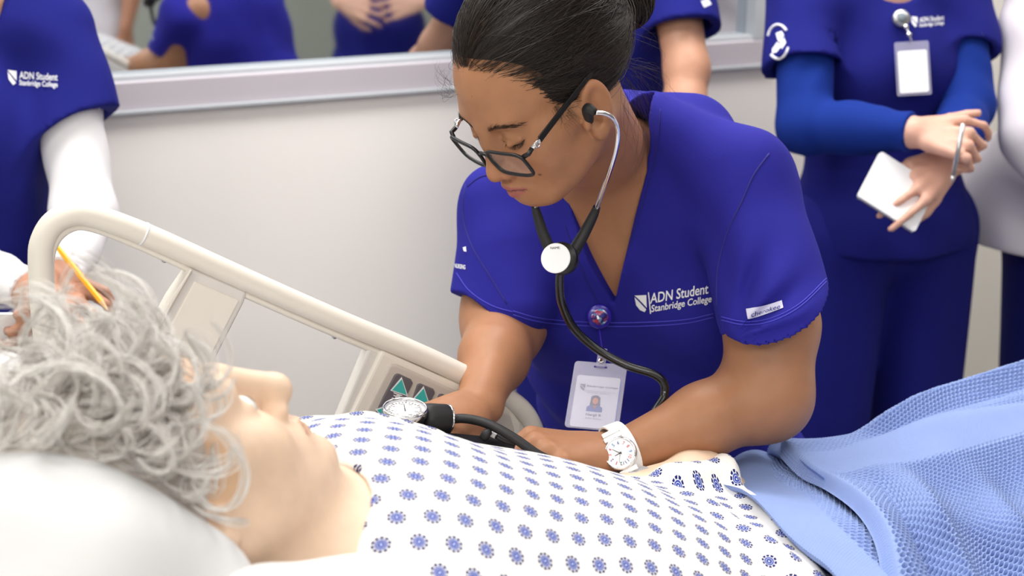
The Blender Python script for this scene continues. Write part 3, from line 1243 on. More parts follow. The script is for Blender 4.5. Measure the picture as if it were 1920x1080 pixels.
# sleeve hem gathered beside the wrist band
S.cone(W(1265, 915, 1.47), W(1345, 905, 1.53), rp(48, 1.47), rp(40, 1.52), .02)
S.chain([T0 - LAT * .18 - TN * .03, T2 - LAT * .26 - TN * .05], [.066, .066], .04)
a_axis = T0 - LAT * .03


def gown_folds(p):
    q_ = (p - a_axis) @ TM
    f = .0030 * np.sin(q_[:, 0] * 30 + q_[:, 1] * 22 + vnoise(p, 12, 3) * 1.6) + .0024 * np.sin(q_[:, 0] * 62 - q_[:, 1] * 34 + vnoise(p, 18, 5) * 2)
    w = np.clip((q_[:, 0] - .22) / .2, 0.12, 1.0)
    # raised crease across the waist
    cr = .012 * np.exp(-((q_[:, 0] - .335 + q_[:, 1] * .25) / .016) ** 2) + .009 * np.exp(-((q_[:, 0] - .405 - q_[:, 1] * .2) / .014) ** 2)
    return -(f * w + cr * np.clip(w, 0, 1))


S.custom(gown_folds, 0, 'w')
# neck opening
S.cone(nk, nk2 + TD * .02 + TN * .02, .068, .070, .012, 's')
V, Q = surface(S, *bounds([T0 - TD * .18, T0 - LAT * .36, T2 - LAT * .36, T3 + TD * .2, T3 + LAT * .2, W(1345, 885, 1.6), W(700, 770, 1.45), T1 + TN * .14, T0 + LAT * .24, T2 - TN * .15], .04), .0045)
q = (V - a_axis) @ TM
ang_ = np.arctan2(q[:, 1], q[:, 2] + .10)
uvg = np.stack([q[:, 0] + .006 * np.sin(q[:, 1] * 21), ang_ * .185 + .004 * np.sin(q[:, 0] * 25)], 1)
gown = link('gown', mesh_np('gown', V, Q, uv=uvg), man, M_gown)
GOWN_BVH = bvh_of(V, Q)
# neck binding
M_bind = cloth_mat('gown_binding', srgb(240, 238, 235), 700, .2, var=.01)
bp = []
for x, y in catmull([(598, 1020, 0), (604, 985, 0), (612, 950, 0), (622, 925, 0), (632, 900, 0), (625, 878, 0)], 24)[:, :2]:
    p, _ = hit(GOWN_BVH, x, y, .001)
    if p is not None: bp.append(p)
if len(bp) > 4:
    MB().tube(np.array(bp), .0035, 8).build('neck_binding', M_bind, gown, smooth=True)


# ================================================================== blanket and pillow
def net_surface(net, nu, nv):
    """net rows x cols of (px, py, depth); returns points nv x nu"""
    R_ = np.array([[W(*c_) for c_ in row] for row in net])
    a = np.stack([catmull(row, nu) for row in R_])            # rows x nu
    b_ = np.stack([catmull(a[:, i], nv) for i in range(nu)], 1)  # nv x nu
    return b_


def grid_normals(P_):
    du = np.gradient(P_, axis=1)
    dv = np.gradient(P_, axis=0)
    n_ = np.cross(du, dv)
    n_ /= np.linalg.norm(n_, axis=2)[..., None] + 1e-12
    if (n_[len(P_) // 2, P_.shape[1] // 2] @ AX_F) > 0:
        n_ = -n_
    return n_


def arc_uv(P_):
    lu = np.concatenate([np.zeros((P_.shape[0], 1)), np.cumsum(np.linalg.norm(np.diff(P_, axis=1), axis=2), 1)], 1)
    lv = np.concatenate([np.zeros((1, P_.shape[1])), np.cumsum(np.linalg.norm(np.diff(P_, axis=0), axis=2), 0)], 0)
    return lu, lv


def grid_faces(nv, nu):
    i, j = np.meshgrid(np.arange(nv - 1), np.arange(nu - 1), indexing='ij')
    a = (i * nu + j).ravel()
    return np.stack([a, a + 1, a + nu + 1, a + nu], 1)


M_blanket = cloth_mat('pale_blue_cotton_knit', srgb(142, 162, 212), 520, .5, var=.06, sheen=.25)
blk = empty('thermal_blanket', bed_pt(.95, .06, .80), 'pale blue open-weave cotton blanket folded over the mannequin legs', 'blanket')


def weave(P_, n_, lu, lv, plain, pu=.0078, pv=.0064, depth=.0100):
    """pits of the open weave, real depth; plain: mask 0..1 of the close-woven band"""
    row = np.floor(lv / pv)
    fu = ((lu / pu + .5 * (row % 2)) % 1.0) - .5
    fv = (lv / pv) % 1.0 - .5
    r_ = np.sqrt((fu * 2.1) ** 2 + (fv * 2.4) ** 2)
    pit = np.clip((.95 - r_) * 2.2, 0, 1)
    rib = .0010 * np.cos(fu * 2 * math.pi) * np.cos(fv * 2 * math.pi)
    small = .0005 * np.cos(lu / .0042 * 6.283) * np.cos(lv / .0036 * 6.283)
    return P_ - n_ * ((pit * depth * (1 - plain) + small * plain) - rib * (1 - plain))[..., None]


def build_blanket(name, net, nu, nv, folds, plainfn):
    P_ = net_surface([[(x, y, d - .075 * min(1, max(0, (y - 880) / 90.0))) for x, y, d in row_] for row_ in net], nu, nv)
    n_ = grid_normals(P_)
    U_, V_ = np.meshgrid(np.linspace(0, 1, nu), np.linspace(0, 1, nv))
    P_ = P_ + n_ * folds(U_, V_)[..., None]
    n_ = grid_normals(P_)
    lu, lv = arc_uv(P_)
    P_ = weave(P_, n_, lu, lv, plainfn(lu, lv, U_, V_))
    me = mesh_np(name, P_.reshape(-1, 3), grid_faces(nv, nu))
    return link(name, me, blk, M_blanket)


def ss(a, b_, x):
    t_ = np.clip((x - a) / (b_ - a), 0, 1)
    return t_ * t_ * (3 - 2 * t_)


netA = [
    [(1380, 900, 1.74), (1420, 875, 1.75), (1480, 868, 1.77), (1600, 850, 1.82), (1760, 820, 1.88), (1980, 770, 1.95)],
    [(1372, 872, 1.66), (1418, 852, 1.67), (1480, 852, 1.70), (1600, 835, 1.76), (1760, 805, 1.82), (1980, 750, 1.9)],
    [(1336, 911, 1.55), (1412, 900, 1.565), (1490, 877, 1.60), (1610, 868, 1.66), (1770, 840, 1.72), (1980, 800, 1.78)],
    [(1392, 940, 1.49), (1470, 930, 1.505), (1560, 925, 1.53), (1670, 925, 1.575), (1820, 905, 1.63), (2000, 890, 1.68)],
    [(1450, 986, 1.44), (1530, 985, 1.455), (1620, 990, 1.475), (1735, 995, 1.51), (1870, 985, 1.55), (2040, 970, 1.59)],
    [(1508, 1036, 1.39), (1600, 1045, 1.40), (1700, 1060, 1.42), (1810, 1070, 1.45), (1940, 1065, 1.48), (2080, 1050, 1.52)],
    [(1575, 1105, 1.34), (1680, 1120, 1.35), (1780, 1135, 1.365), (1890, 1145, 1.39), (2010, 1145, 1.42), (2140, 1130, 1.46)],
    [(1640, 1240, 1.30), (1750, 1260, 1.31), (1850, 1280, 1.325), (1960, 1290, 1.35), (2080, 1290, 1.38), (2200, 1280, 1.42)],
]


def foldsA(U_, V_):
    f = .004 * np.sin(U_ * 9 + V_ * 5) + .003 * np.sin(V_ * 17 - U_ * 6)
    # roll along the open edge
    f += .006 * np.exp(-(U_ / .012) ** 2)
    return f - .032 * ss(.38, .62, U_) - .045 * ss(.46, .62, U_) * (1 - ss(.38, .48, V_))


build_blanket('blanket_lower_layer', netA, 440, 460, foldsA, lambda lu, lv, U_, V_: 1 - ss(.085, .095, lu + .012 * np.sin(lv * 20)))
netB = [
    [(1462, 905, 1.72), (1560, 880, 1.74), (1680, 850, 1.78), (1780, 815, 1.83), (1880, 780, 1.88), (2040, 720, 1.96)],
    [(1450, 850, 1.68), (1545, 828, 1.71), (1650, 805, 1.745), (1730, 770, 1.79), (1820, 740, 1.84), (2020, 670, 1.92)],
    [(1455, 822, 1.64), (1545, 815, 1.67), (1645, 795, 1.70), (1725, 763, 1.745), (1815, 735, 1.79), (2010, 665, 1.87)],
    [(1480, 835, 1.585), (1570, 838, 1.605), (1670, 818, 1.635), (1760, 798, 1.67), (1860, 775, 1.71), (2010, 735, 1.78)],
    [(1512, 862, 1.545), (1605, 868, 1.56), (1710, 862, 1.585), (1800, 850, 1.61), (1900, 835, 1.65), (2030, 815, 1.70)],
    [(1552, 892, 1.510), (1645, 905, 1.52), (1750, 912, 1.54), (1840, 910, 1.565), (1930, 905, 1.60), (2050, 895, 1.64)],
    [(1608, 940, 1.465), (1690, 958, 1.475), (1790, 972, 1.49), (1880, 978, 1.515), (1970, 980, 1.545), (2080, 980, 1.58)],
    [(1650, 1000, 1.425), (1725, 1020, 1.43), (1820, 1045, 1.44), (1910, 1055, 1.46), (2000, 1060, 1.49), (2110, 1065, 1.52)],
    [(1672, 1075, 1.375), (1760, 1100, 1.38), (1850, 1120, 1.39), (1950, 1140, 1.41), (2040, 1150, 1.44), (2150, 1160, 1.47)],
    [(1700, 1200, 1.325), (1800, 1230, 1.33), (1890, 1250, 1.34), (1990, 1270, 1.36), (2090, 1280, 1.38), (2200, 1290, 1.42)],
]


def foldsB(U_, V_):
    f = .005 * np.sin(U_ * 7 + V_ * 9 + 1) + .004 * np.sin(U_ * 21 - V_ * 8) * ss(.38, .58, V_)
    # deep gathers running down the near side
    g_ = ss(.45, .7, V_)
    f += g_ * .012 * np.exp(-((U_ - .30 - .12 * (V_ - .5)) / .045) ** 2)
    f -= g_ * .010 * np.exp(-((U_ - .20 - .12 * (V_ - .5)) / .03) ** 2)
    f += g_ * .010 * np.exp(-((U_ - .62 - .2 * (V_ - .5)) / .05) ** 2)
    # layered ridge at the far top
    f += .013 * np.exp(-((V_ - .235 + .06 * (U_ - .5)) / .022) ** 2) * ss(.25, .45, U_)
    f += .004 * np.exp(-((V_ - .335 + .04 * (U_ - .5)) / .030) ** 2) * ss(.30, .55, U_)
    f -= .006 * np.exp(-((V_ - .29 + .05 * (U_ - .5)) / .018) ** 2) * ss(.25, .45, U_)
    # turned-down lip at the open end
    f -= .018 * np.exp(-(U_ / .02) ** 2)
    return f


build_blanket('blanket_folded_layer', netB, 580, 600, foldsB,
              lambda lu, lv, U_, V_: np.maximum(ss(.33, .35, V_ + .04 * np.sin(U_ * 3)) * (1 - ss(.50 - .12 * U_, .53 - .12 * U_, V_)), 1 - ss(.03, .08, U_)))
# the blanket goes on over the feet, beyond the frame
edge = np.array([W(x, y, d - .075 * min(1, max(0, (y - 880) / 90.0))) for x, y, d in [row_[-1] for row_ in netB]])
edge = catmull(edge, 60)
rows_ = []
for k_ in np.linspace(0, 1, 40):
    p_ = edge - BED * .02 + BED * .50 * k_
    drop = .30 * ss(.15, 1.0, np.array(k_))
    p_ = p_ - ZUP * drop * np.clip((edge[:, 2:3] - .60) / .5, 0, 1) + ZUP * .006 * np.sin(k_ * 14 + np.arange(60)[:, None] * .25)
    p_[:, 2] = np.maximum(p_[:, 2], .44)
    rows_.append(p_)
link('blanket_foot_end', mesh_np('blanket_foot_end', np.array(rows_).reshape(-1, 3), grid_faces(40, 60)), blk, M_blanket)
# closed end of the fold, under the lip
netC = [[(1460, 818, 1.66), (1478, 836, 1.63), (1505, 866, 1.56), (1545, 896, 1.52)],
        [(1440, 840, 1.66), (1452, 850, 1.64), (1500, 880, 1.60), (1548, 905, 1.55)],
        [(1440, 868, 1.68), (1468, 866, 1.67), (1520, 890, 1.64), (1570, 915, 1.58)]]
build_blanket('blanket_turned_end', netC, 110, 60, lambda U_, V_: U_ * 0, lambda lu, lv, U_, V_: U_ * 0 + 1)

M_pillow = cloth_mat('white_pillow_cotton', srgb(212, 212, 213), 600, .2, var=.01, sheen=.05)
V, Q = surface(S_PIL, *bounds([pc_ - .3, pc_ + .3, W(-200, 760, 1.25), W(350, 1175, .95), W(-120, 960, .98)], .12), .008)
pil = link('pillow', mesh_np('pillow', V, Q), None, M_pillow)
tag(pil, 'plump white pillow propping up the mannequin head', 'pillow')
S = SDF()
S.cone(W(500, 1190, .93), W(700, 1205, .96), rp(140, .94), rp(130, .97), .05)
S.cone(W(700, 1205, .96), W(860, 1290, 1.0), rp(130, .97), rp(120, 1.0), .05)
S.custom(lambda p: -(.004 * vnoise(p, 22, 16)), 0, 'w')
V, Q = surface(S, *bounds([W(500, 1180, .93), W(860, 1300, 1.0)], .10), .007)
tag(link('bed_sheet', mesh_np('bed_sheet', V, Q), None, M_sheet), 'bunched white bed sheet at the near edge of the mattress', 'sheet')


# ================================================================== the student taking the blood pressure
NH = np.array([0.04289484, 1.50915986, 1.38324887])
NRm = np.array([[-0.5803153, -0.67742694, -0.45202532], [0.81427967, -0.49186487, -0.30824919], [-0.01351907, -0.54695675, 0.8370517]])
NLZ, NEZ = .91, -.014
nurse = empty('person', W(1250, 860, 2.02) * np.array([1, 1, 0]),
              'woman in royal blue scrubs and glasses leaning over the bed with a stethoscope', 'person')
M_skin = skin_mat('warm_brown_skin', 0.15)
M_scrub = cloth_mat('royal_blue_scrub_cotton', srgb(40, 38, 138), 900, .3, var=.05, sheen=.12)
M_thread = mat('royal_blue_thread', srgb(70, 66, 196), .7, .1, 400)
M_seam = mat('dark_blue_seam', srgb(30, 26, 120), .8, .1, 400)
M_embr = mat('white_embroidery', srgb(240, 240, 246), .7, .05, 900, bump=.3, bscale=1500, bdist=.0004)

NS = W(1165, 335, 1.735)        # between the shoulders
NHp = W(1250, 880, 2.03)        # hips
N_up = nrm(NS - NHp)
LSh, RSh = W(1390, 335, 1.655), W(938, 392, 1.775)
N_lat = LSh - RSh
N_lat = nrm(N_lat - N_up * (N_lat @ N_up))     # towards her left
N_fr = np.cross(N_lat, N_up) * 1.0
if N_fr @ AX_F > 0:
    N_fr = -N_fr
NM = np.stack([N_lat, N_fr, N_up], 1)
nt = lambda l, f, u: NS + N_lat * l + N_fr * f + N_up * u


def nurse_trunk(S, g):
    """g: how far outside the skin"""
    S.ell(nt(.005, .0, -.10), (.165 + g, .098 + g, .150 + g), .04, M=NM)
    S.ell(nt(.085, .060, -.155), (.078 + g, .062 + g, .078 + g), .04, M=NM)
    S.ell(nt(-.075, .060, -.155), (.075 + g, .062 + g, .078 + g), .04, M=NM)
    S.ell(nt(.0, .012, -.30), (.155 + g, .108 + g, .15 + g), .05, M=NM)
    S.ell(nt(.01, .0, -.50), (.178 + g, .118 + g, .19 + g), .05, M=NM)


# arms
L_el, L_wr = W(1437, 742, 1.60), W(1172, 846, 1.535)
R_el, R_wr = W(944, 618, 1.735), W(898, 758, 1.585)
B = SDF()
Tn = add_head(B, NH, NRm, 1.0, lz=NLZ, ear_dz=NEZ, ear_dy=.019, ez=.0075)
B.cone(Tn(0, -.018, -.045), nt(-.01, -.008, .0), .050, .054, .03)
B.cone(nt(-.02, -.005, .015), nt(.13, -.015, -.03), .044, .042, .05)
B.cone(nt(-.02, -.005, .015), nt(-.13, -.015, -.03), .044, .042, .05)
nurse_trunk(B, -.004)
B.chain([W(1395, 345, 1.675), W(1447, 610, 1.610), L_el], [rp(74, 1.66), rp(80, 1.605), rp(78, 1.60)], .03)
B.cone(L_el, L_el * .55 + L_wr * .45, rp(78, 1.6), rp(65, 1.57), .03)
B.cone(L_el * .55 + L_wr * .45, L_wr, rp(65, 1.57), rp(43, 1.535), .02)
B.chain([W(935, 400, 1.775), W(940, 590, 1.760), R_el], [rp(72, 1.77), rp(66, 1.76), rp(64, 1.74)], .03)
B.cone(R_el, R_el * .6 + R_wr * .4, rp(66, 1.735), rp(62, 1.67), .03)
B.cone(R_el * .6 + R_wr * .4, R_wr, rp(62, 1.67), rp(40, 1.59), .02)
# hands
hl_f = nrm(W(1030, 842, 1.49) - W(1145, 846, 1.53))
add_hand(B, W(1140, 848, 1.525), hl_f, nrm(AX_U * .9 - AX_F * .35 + hl_f * 0), -1 if np.cross(nrm(AX_U * .9 - AX_F * .35), hl_f) @ AX_F < 0 else 1,
         [[.55, .5, .3], [.6, .55, .3], [.65, .55, .3], [.7, .55, .3]], thumb=(.7, .5, .2, .2), s=.92, spread=.09)
hr_f = nrm(W(810, 800, 1.505) - W(890, 768, 1.57))
add_hand(B, W(884, 768, 1.568), hr_f, nrm(AX_U * .75 - AX_F * .6), 1 if np.cross(nrm(AX_U * .75 - AX_F * .6), hr_f) @ AX_F < 0 else -1,
         [[.5, .9, .5], [.6, .9, .5], [.65, .95, .5], [.7, .9, .5]], thumb=(.45, .3, .3, .3), s=.92, spread=.05)
lo, hi = bounds([NH - .13, NH + .13, LSh, RSh, L_el, R_el, L_wr, R_wr, W(800, 800, 1.5), W(1000, 830, 1.47), nt(.2, .16, -.45), nt(-.2, -.1, -.45)], .07)
V, Q = surface(B, lo, hi, .0018)
N_base, N_lip, N_warm = srgb(169, 119, 86), srgb(166, 96, 90), srgb(178, 112, 84)
colr = head_color(V, NH, NRm, 1.0, N_base, N_lip, N_warm, NLZ)
q = (V - NH) @ NRm
# moles
for mx, my, mz, mr in ((-.047, .062, -.022, .0012), (-.043, .066, -.040, .0012), (-.050, .058, -.010, .0009), (-.040, .070, -.030, .0007)):
    m = (np.abs(q[:, 1] - my) < .02) & (np.hypot(q[:, 0] - mx, q[:, 2] - mz) < mr * 1.6)
    colr[m] = np.array(srgb(110, 72, 52))
nbody = link('body', mesh_np('body', V, Q, col=colr), nurse, M_skin)
NB_BVH = bvh_of(V, Q)

# ---- scrub top
S = SDF()
nurse_trunk(S, .010)
S.cone(W(1222, 238, 1.675), W(1392, 332, 1.655), rp(62, 1.67), rp(86, 1.655), .05)
S.cone(W(1180, 262, 1.74), W(940, 385, 1.775), rp(66, 1.74), rp(72, 1.775), .05)
sl_a, sl_b = W(1392, 340, 1.655), W(1457, 600, 1.590)
hemL = W(1452, 562, 1.592)
nL = nrm(W(1478, 640, 1.615) - W(1452, 563, 1.592))
add_sleeve(S, sl_a, sl_b + (sl_b - sl_a) * .25, rp(88, 1.65), rp(118, 1.58), hemL, nL,
           W(1446, 575, 1.612), W(1462, 680, 1.597), rp(82, 1.61), rp(108, 1.59), .04)
sr_a, sr_b = W(936, 400, 1.775), W(912, 580, 1.735)
add_sleeve(S, sr_a, sr_b + (sr_b - sr_a) * .4, rp(74, 1.77), rp(66, 1.72), W(905, 572, 1.735), W(882, 640, 1.735) - W(915, 568, 1.735),
           W(926, 525, 1.765), W(902, 660, 1.735), rp(50, 1.77), rp(60, 1.74), .03)
S.cone(W(978, 470, 1.735), W(990, 572, 1.712), rp(62, 1.73), rp(50, 1.71), .045)
S.ell(nt(.0, -.060, -.03), (.13, .055, .10), .04, M=NM)
# back of the collar
S.cone(nt(-.075, -.050, .030), nt(.085, -.050, .036), .042, .042, .03)
# flare of the hem over the hips
S.ell(nt(.01, .0, -.56), (.205, .135, .16), .05, M=NM)


def scrub_folds(p):
    a = (p - sl_a) @ nrm(sl_b - sl_a)
    q_ = (p - NS) @ NM
    f = .0022 * np.sin(q_[:, 2] * 55 + q_[:, 0] * 40 + vnoise(p, 14, 2) * 2.2) + .0012 * vnoise(p, 45, 4)
    # drag folds on the near sleeve, radiating from the arm pit
    d = W(1350, 640, 1.60)
    e = p - d
    ang = np.arctan2(e @ AX_U, e @ AX_R)
    rr = np.linalg.norm(e, axis=1)
    w = np.exp(-((rr - .085) / .038) ** 2) * np.clip((rr - .045) / .03, 0, 1) * np.clip((q_[:, 0] - .15) / .03, 0, 1)
    f += .0060 * w * np.sin(ang * 13 + 0.6 + rr * 14)
    hz_ = (p - hemL.astype(np.float32)) @ nL.astype(np.float32)
    f = np.where((q_[:, 0] > .15) & (hz_ > -.05), f * np.clip(-hz_ / .014, 0, 1), f)
    # folds below the bust
    w2 = np.exp(-((q_[:, 2] + .30) / .07) ** 2)
    f += .005 * w2 * np.sin(q_[:, 2] * 75 + q_[:, 0] * 16 + vnoise(p, 9, 8) * 1.4)
    return -f


S.custom(scrub_folds, 0, 'w')


def plane_cut(p0, n_):
    n_ = nrm(n_).astype(np.float32)
    p0 = np.asarray(p0, np.float32)
    return lambda p: (p - p0) @ n_


# V neck: prism through the front of the top
vee = np.array([[(W(x, y, 1.665) - NS) @ N_lat, (W(x, y, 1.665) - NS) @ N_up] for x, y in
                [(1128, 645), (1086, 520), (1052, 400), (1010, 250), (1230, 150), (1226, 215), (1217, 310), (1187, 420)]])


def poly_sd(P2, poly):
    d = np.full(len(P2), 1e9)
    s = np.ones(len(P2))
    n = len(poly)
    j = n - 1
    for i in range(n):
        e = poly[j] - poly[i]
        w_ = P2 - poly[i]
        t_ = np.clip((w_ @ e) / (e @ e), 0, 1)
        b_ = w_ - t_[:, None] * e
        d = np.minimum(d, (b_ ** 2).sum(1))
        c1 = P2[:, 1] >= poly[i][1]
        c2 = P2[:, 1] < poly[j][1]
        c3 = e[0] * w_[:, 1] > e[1] * w_[:, 0]
        fl = (c1 & c2 & c3) | (~c1 & ~c2 & ~c3)
        s = np.where(fl, -s, s)
        j = i
    return s * np.sqrt(d)


def vee_cut(p):
    q_ = (p - NS) @ NM
    return np.maximum(poly_sd(q_[:, [0, 2]], vee), -.012 - q_[:, 1])


S.custom(vee_cut, .0, 's')
S.cone(Tn(0, -.018, -.03), nt(-.005, -.004, .03), .060, .056, .0, 's')
# open underside so that the top is a shell there
S.custom(plane_cut(nt(0, 0, -.66), -N_up), 0, 'i')
lo, hi = bounds([LSh, RSh, W(1570, 530, 1.60), W(1450, 620, 1.50), W(846, 525, 1.75), nt(.24, .2, -.66), nt(-.24, -.18, -.66), W(1230, 150, 1.68)], .05)
V, Q = surface(S, lo, hi, .0028)
top = link('scrub_top', mesh_np('scrub_top', V, Q), nurse, M_scrub)
TOP_BVH = bvh_of(V, Q)
# ---- scrub trousers
S = SDF()
hipc = nt(.01, -.005, -.62)
for sgn in (-1, 1):
    hp = hipc + N_lat * .085 * sgn
    kn = np.array([hp[0] + .04, hp[1] + .16, .50])
    ft = np.array([hp[0] + .06, hp[1] + .22, .05])
    S.chain([hp, kn, ft], [.115, .085, .075], .04)
S.ell(hipc, (.19, .125, .12), .05, M=NM)
V, Q = surface(S, *bounds([hipc - .25, hipc + .25, np.array([hipc[0] + .1, hipc[1] + .35, 0.06])], .08), .009)
link('scrub_trousers', mesh_np('scrub_trousers', V, Q), nurse, M_scrub)
M_shoe = mat('white_shoe', srgb(225, 225, 225), .4, .03)
for sgn in (-1, 1):
    hp = hipc + N_lat * .085 * sgn
    S = SDF()
    f0 = np.array([hp[0] + .06, hp[1] + .24, .045])
    S.cone(f0, f0 + np.array([-.02, -.17, -.01]), .045, .036, .02)
    S.custom(plane_cut((0, 0, .002), (0, 0, -1)), 0, 'i')
    V, Q = surface(S, f0 - .26, f0 + .12, .008)
    link('shoe', mesh_np('shoe', V, Q), nurse, M_shoe)

# ---- seams, stitching, logo and sleeve print on the top
seam(TOP_BVH, [(1155, 302), (1240, 330), (1320, 357), (1410, 386)], .0009, .0004, 'seam', M_seam, top, 30)
seam(TOP_BVH, [(1442, 288), (1412, 330), (1390, 380), (1362, 440), (1345, 510), (1344, 575)], .0012, .0002, 'seam', M_seam, top, 30)
seam(TOP_BVH, [(876, 350), (900, 332), (930, 326)], .0009, .0004, 'seam', M_seam, top, 16)
seam(TOP_BVH, [(873, 345), (868, 400), (884, 460), (920, 520), (950, 570)], .0010, .0002, 'seam', M_seam, top, 24)
for dy in (0, 7):
    seam(TOP_BVH, [(962, 583 + dy), (1010, 596 + dy), (1080, 603 + dy), (1180, 605 + dy), (1280, 600 + dy), (1338, 588 + dy)], .0006, .0005, 'stitching', M_thread, top, 50)
for dy in (0, 6):
    seam(TOP_BVH, [(1352, 594 + dy), (1395, 603 + dy), (1445, 597 + dy), (1500, 569 + dy), (1555, 516 + dy)], .0006, .0005, 'stitching', M_thread, top, 40)
seam(TOP_BVH, [(856, 512), (880, 545), (920, 572), (962, 585)], .0006, .0005, 'stitching', M_thread, top, 30)
for off in (11,):
    seam(TOP_BVH, [(1238, 205), (1234, 260), (1226, 310), (1199, 402), (1146, 566)], .0006, .0004, 'stitching', M_seam, top, 50)
    seam(TOP_BVH, [(1058, 420), (1084, 490), (1124, 574)], .0006, .0004, 'stitching', M_seam, top, 30)


def on_top(bvh, o, ex, ey, off=.0012):
    """pixel frame on a garment: origin, x and y steps"""
    def fn(u, v):
        p, n_ = hit(bvh, o[0] + ex[0] * u + ey[0] * v, o[1] + ex[1] * u + ey[1] * v, off)
        if p is None:
            p = W(o[0] + ex[0] * u + ey[0] * v, o[1] + ex[1] * u + ey[1] * v, 1.66)
        return p
    return fn


def flat_on(bvh, pix, name, m, parent, off=.0012, sub=0):
    mb = MB()
    pts = [hit(bvh, x, y, off)[0] for x, y in pix]
    if any(p is None for p in pts):
        return None
    mb.add(pts, [tuple(range(len(pts)))])
    return mb.build(name, m, parent)


logo = text_on(on_top(TOP_BVH, (1219, 569), (109, -19), (1, -19)), 'ADN Student', 1, 1, .012).build('embroidered_lettering', M_embr, top)
text_on(on_top(TOP_BVH, (1221, 585), (113, -19), (1, -13)), 'Stanbridge College', 1, 1, .012).build('embroidered_lettering', M_embr, top)
flat_on(TOP_BVH, [(1190, 554), (1212, 553), (1213, 577), (1198, 561)], 'embroidered_shield', M_embr, top)
flat_on(TOP_BVH, [(1190, 557), (1196, 563), (1212, 580), (1209, 585), (1200, 581), (1193, 572)], 'embroidered_shield', M_embr, top)
flat_on(TOP_BVH, [(1215, 548), (1217, 548), (1221, 588), (1219, 588)], 'embroidered_bar', M_embr, top)
M_lilac = mat('woven_tag', srgb(214, 212, 236), .7, .03, 300)
tv, tf = [], []
for j in range(5):
    for i in range(17):
        u_, v_ = i / 16.0, j / 4.0
        x_ = (1399 + 67 * u_) * (1 - v_) + (1402 + 67 * u_) * v_
        y_ = (579 - 16 * u_ ** 1.3) * (1 - v_) + (598 - 21 * u_ ** 1.3) * v_
        tv.append(hit(TOP_BVH, x_, y_, .0012)[0])
for j in range(4):
    for i in range(16):
        tf.append((j * 17 + i, j * 17 + i + 1, j * 17 + i + 18, j * 17 + i + 17))
MB().add(tv, tf).build('sleeve_tag', M_lilac, top, smooth=True)
text_on(on_top(TOP_BVH, (1408, 594), (55, -15), (1, -9), .0026), 'cherokee', 1, 1, .0).build('tag_lettering', M_seam, top)
# round print on the far sleeve
for poly in ([(853, 446), (858, 440), (861, 462), (858, 478), (854, 470)], [(868, 464), (874, 462), (875, 472), (870, 471)],
             [(856, 405), (860, 400), (861, 430), (857, 436)]):
    flat_on(TOP_BVH, poly, 'sleeve_print', M_embr, top)
text_on(on_top(TOP_BVH, (853, 502), (20, 3), (0, -8)), 'NURSING', 1, 1, .02).build('sleeve_print', M_embr, top)

# ---- hair
t = NT('dark_brown_hair')
uvn = t.n('ShaderNodeUVMap')
sx = t.n('ShaderNodeSeparateXYZ')
t.l(uvn.outputs[0], sx.inputs[0])
ramp = t.n('ShaderNodeValToRGB')
ramp.color_ramp.elements[0].color = (*srgb(18, 14, 12), 1)
ramp.color_ramp.elements[1].color = (*srgb(56, 43, 36), 1)
t.l(sx.outputs[0], ramp.inputs[0])
t.l(ramp.outputs[0], t.b.inputs['Base Color'])
t.b.inputs['Roughness'].default_value = 0.42
t.b.inputs['Specular IOR Level'].default_value = 0.4
M_hair = t.m
M_haircap = mat('dark_hair_base', srgb(38, 30, 27), .5, .3, 90)
HC = np.array([0, -.016, .050])
HRd = np.array([.0800, .1010, .0900])
# hair line read off the temple, (y, z) in head axes
hl_px = [(854, 176), (872, 150), (905, 155), (955, 187), (1002, 196), (1040, 199), (1062, 216), (1088, 214)]
hl = []
for x, y in hl_px:
    p, _ = hit(NB_BVH, x, y)
    if p is not None:
        hl.append((p - NH) @ NRm)
hl = np.array(hl)
order = np.argsort(hl[:, 1])
hy = np.concatenate([[-.3, -.055, -.035, -.012], np.maximum.accumulate(hl[order, 1] + np.arange(len(hl)) * 1e-5), [.2]])
hz = np.concatenate([[-.075, -.075, -.045, .010], hl[order, 2], [hl[order, 2].max() + .03]])
o_ = np.argsort(hy)
hy, hz = hy[o_], hz[o_]


def hair_cut(p):
    q_ = (p - NH) @ NRm
    return (np.interp(q_[:, 1], hy, hz) + .003 - q_[:, 2]) * .6


S = SDF()
S.ell(NH + NRm @ HC, HRd - .002, .0, M=NRm)
S.custom(hair_cut, .012, 'i')
V, Q = surface(S, NH - .17, NH + .19, .004)
hair = link('hair', mesh_np('hair', V, Q), nurse, M_haircap)


def bun_dir():
    d = AX_F + AX_R * ((1152 - 960.0) / FPX) - AX_U * ((14 - 540.0) / FPX)
    a = NRm[:, 0]
    tt = ((NH + NRm[:, 0] * .004 - CAM) @ a) / (d @ a)
    return (CAM + tt * d - NH) @ NRm


BN = bun_dir()
BN = np.array([0, BN[1] - .012, BN[2] + .004])
bd = nrm((BN - HC) / HRd)


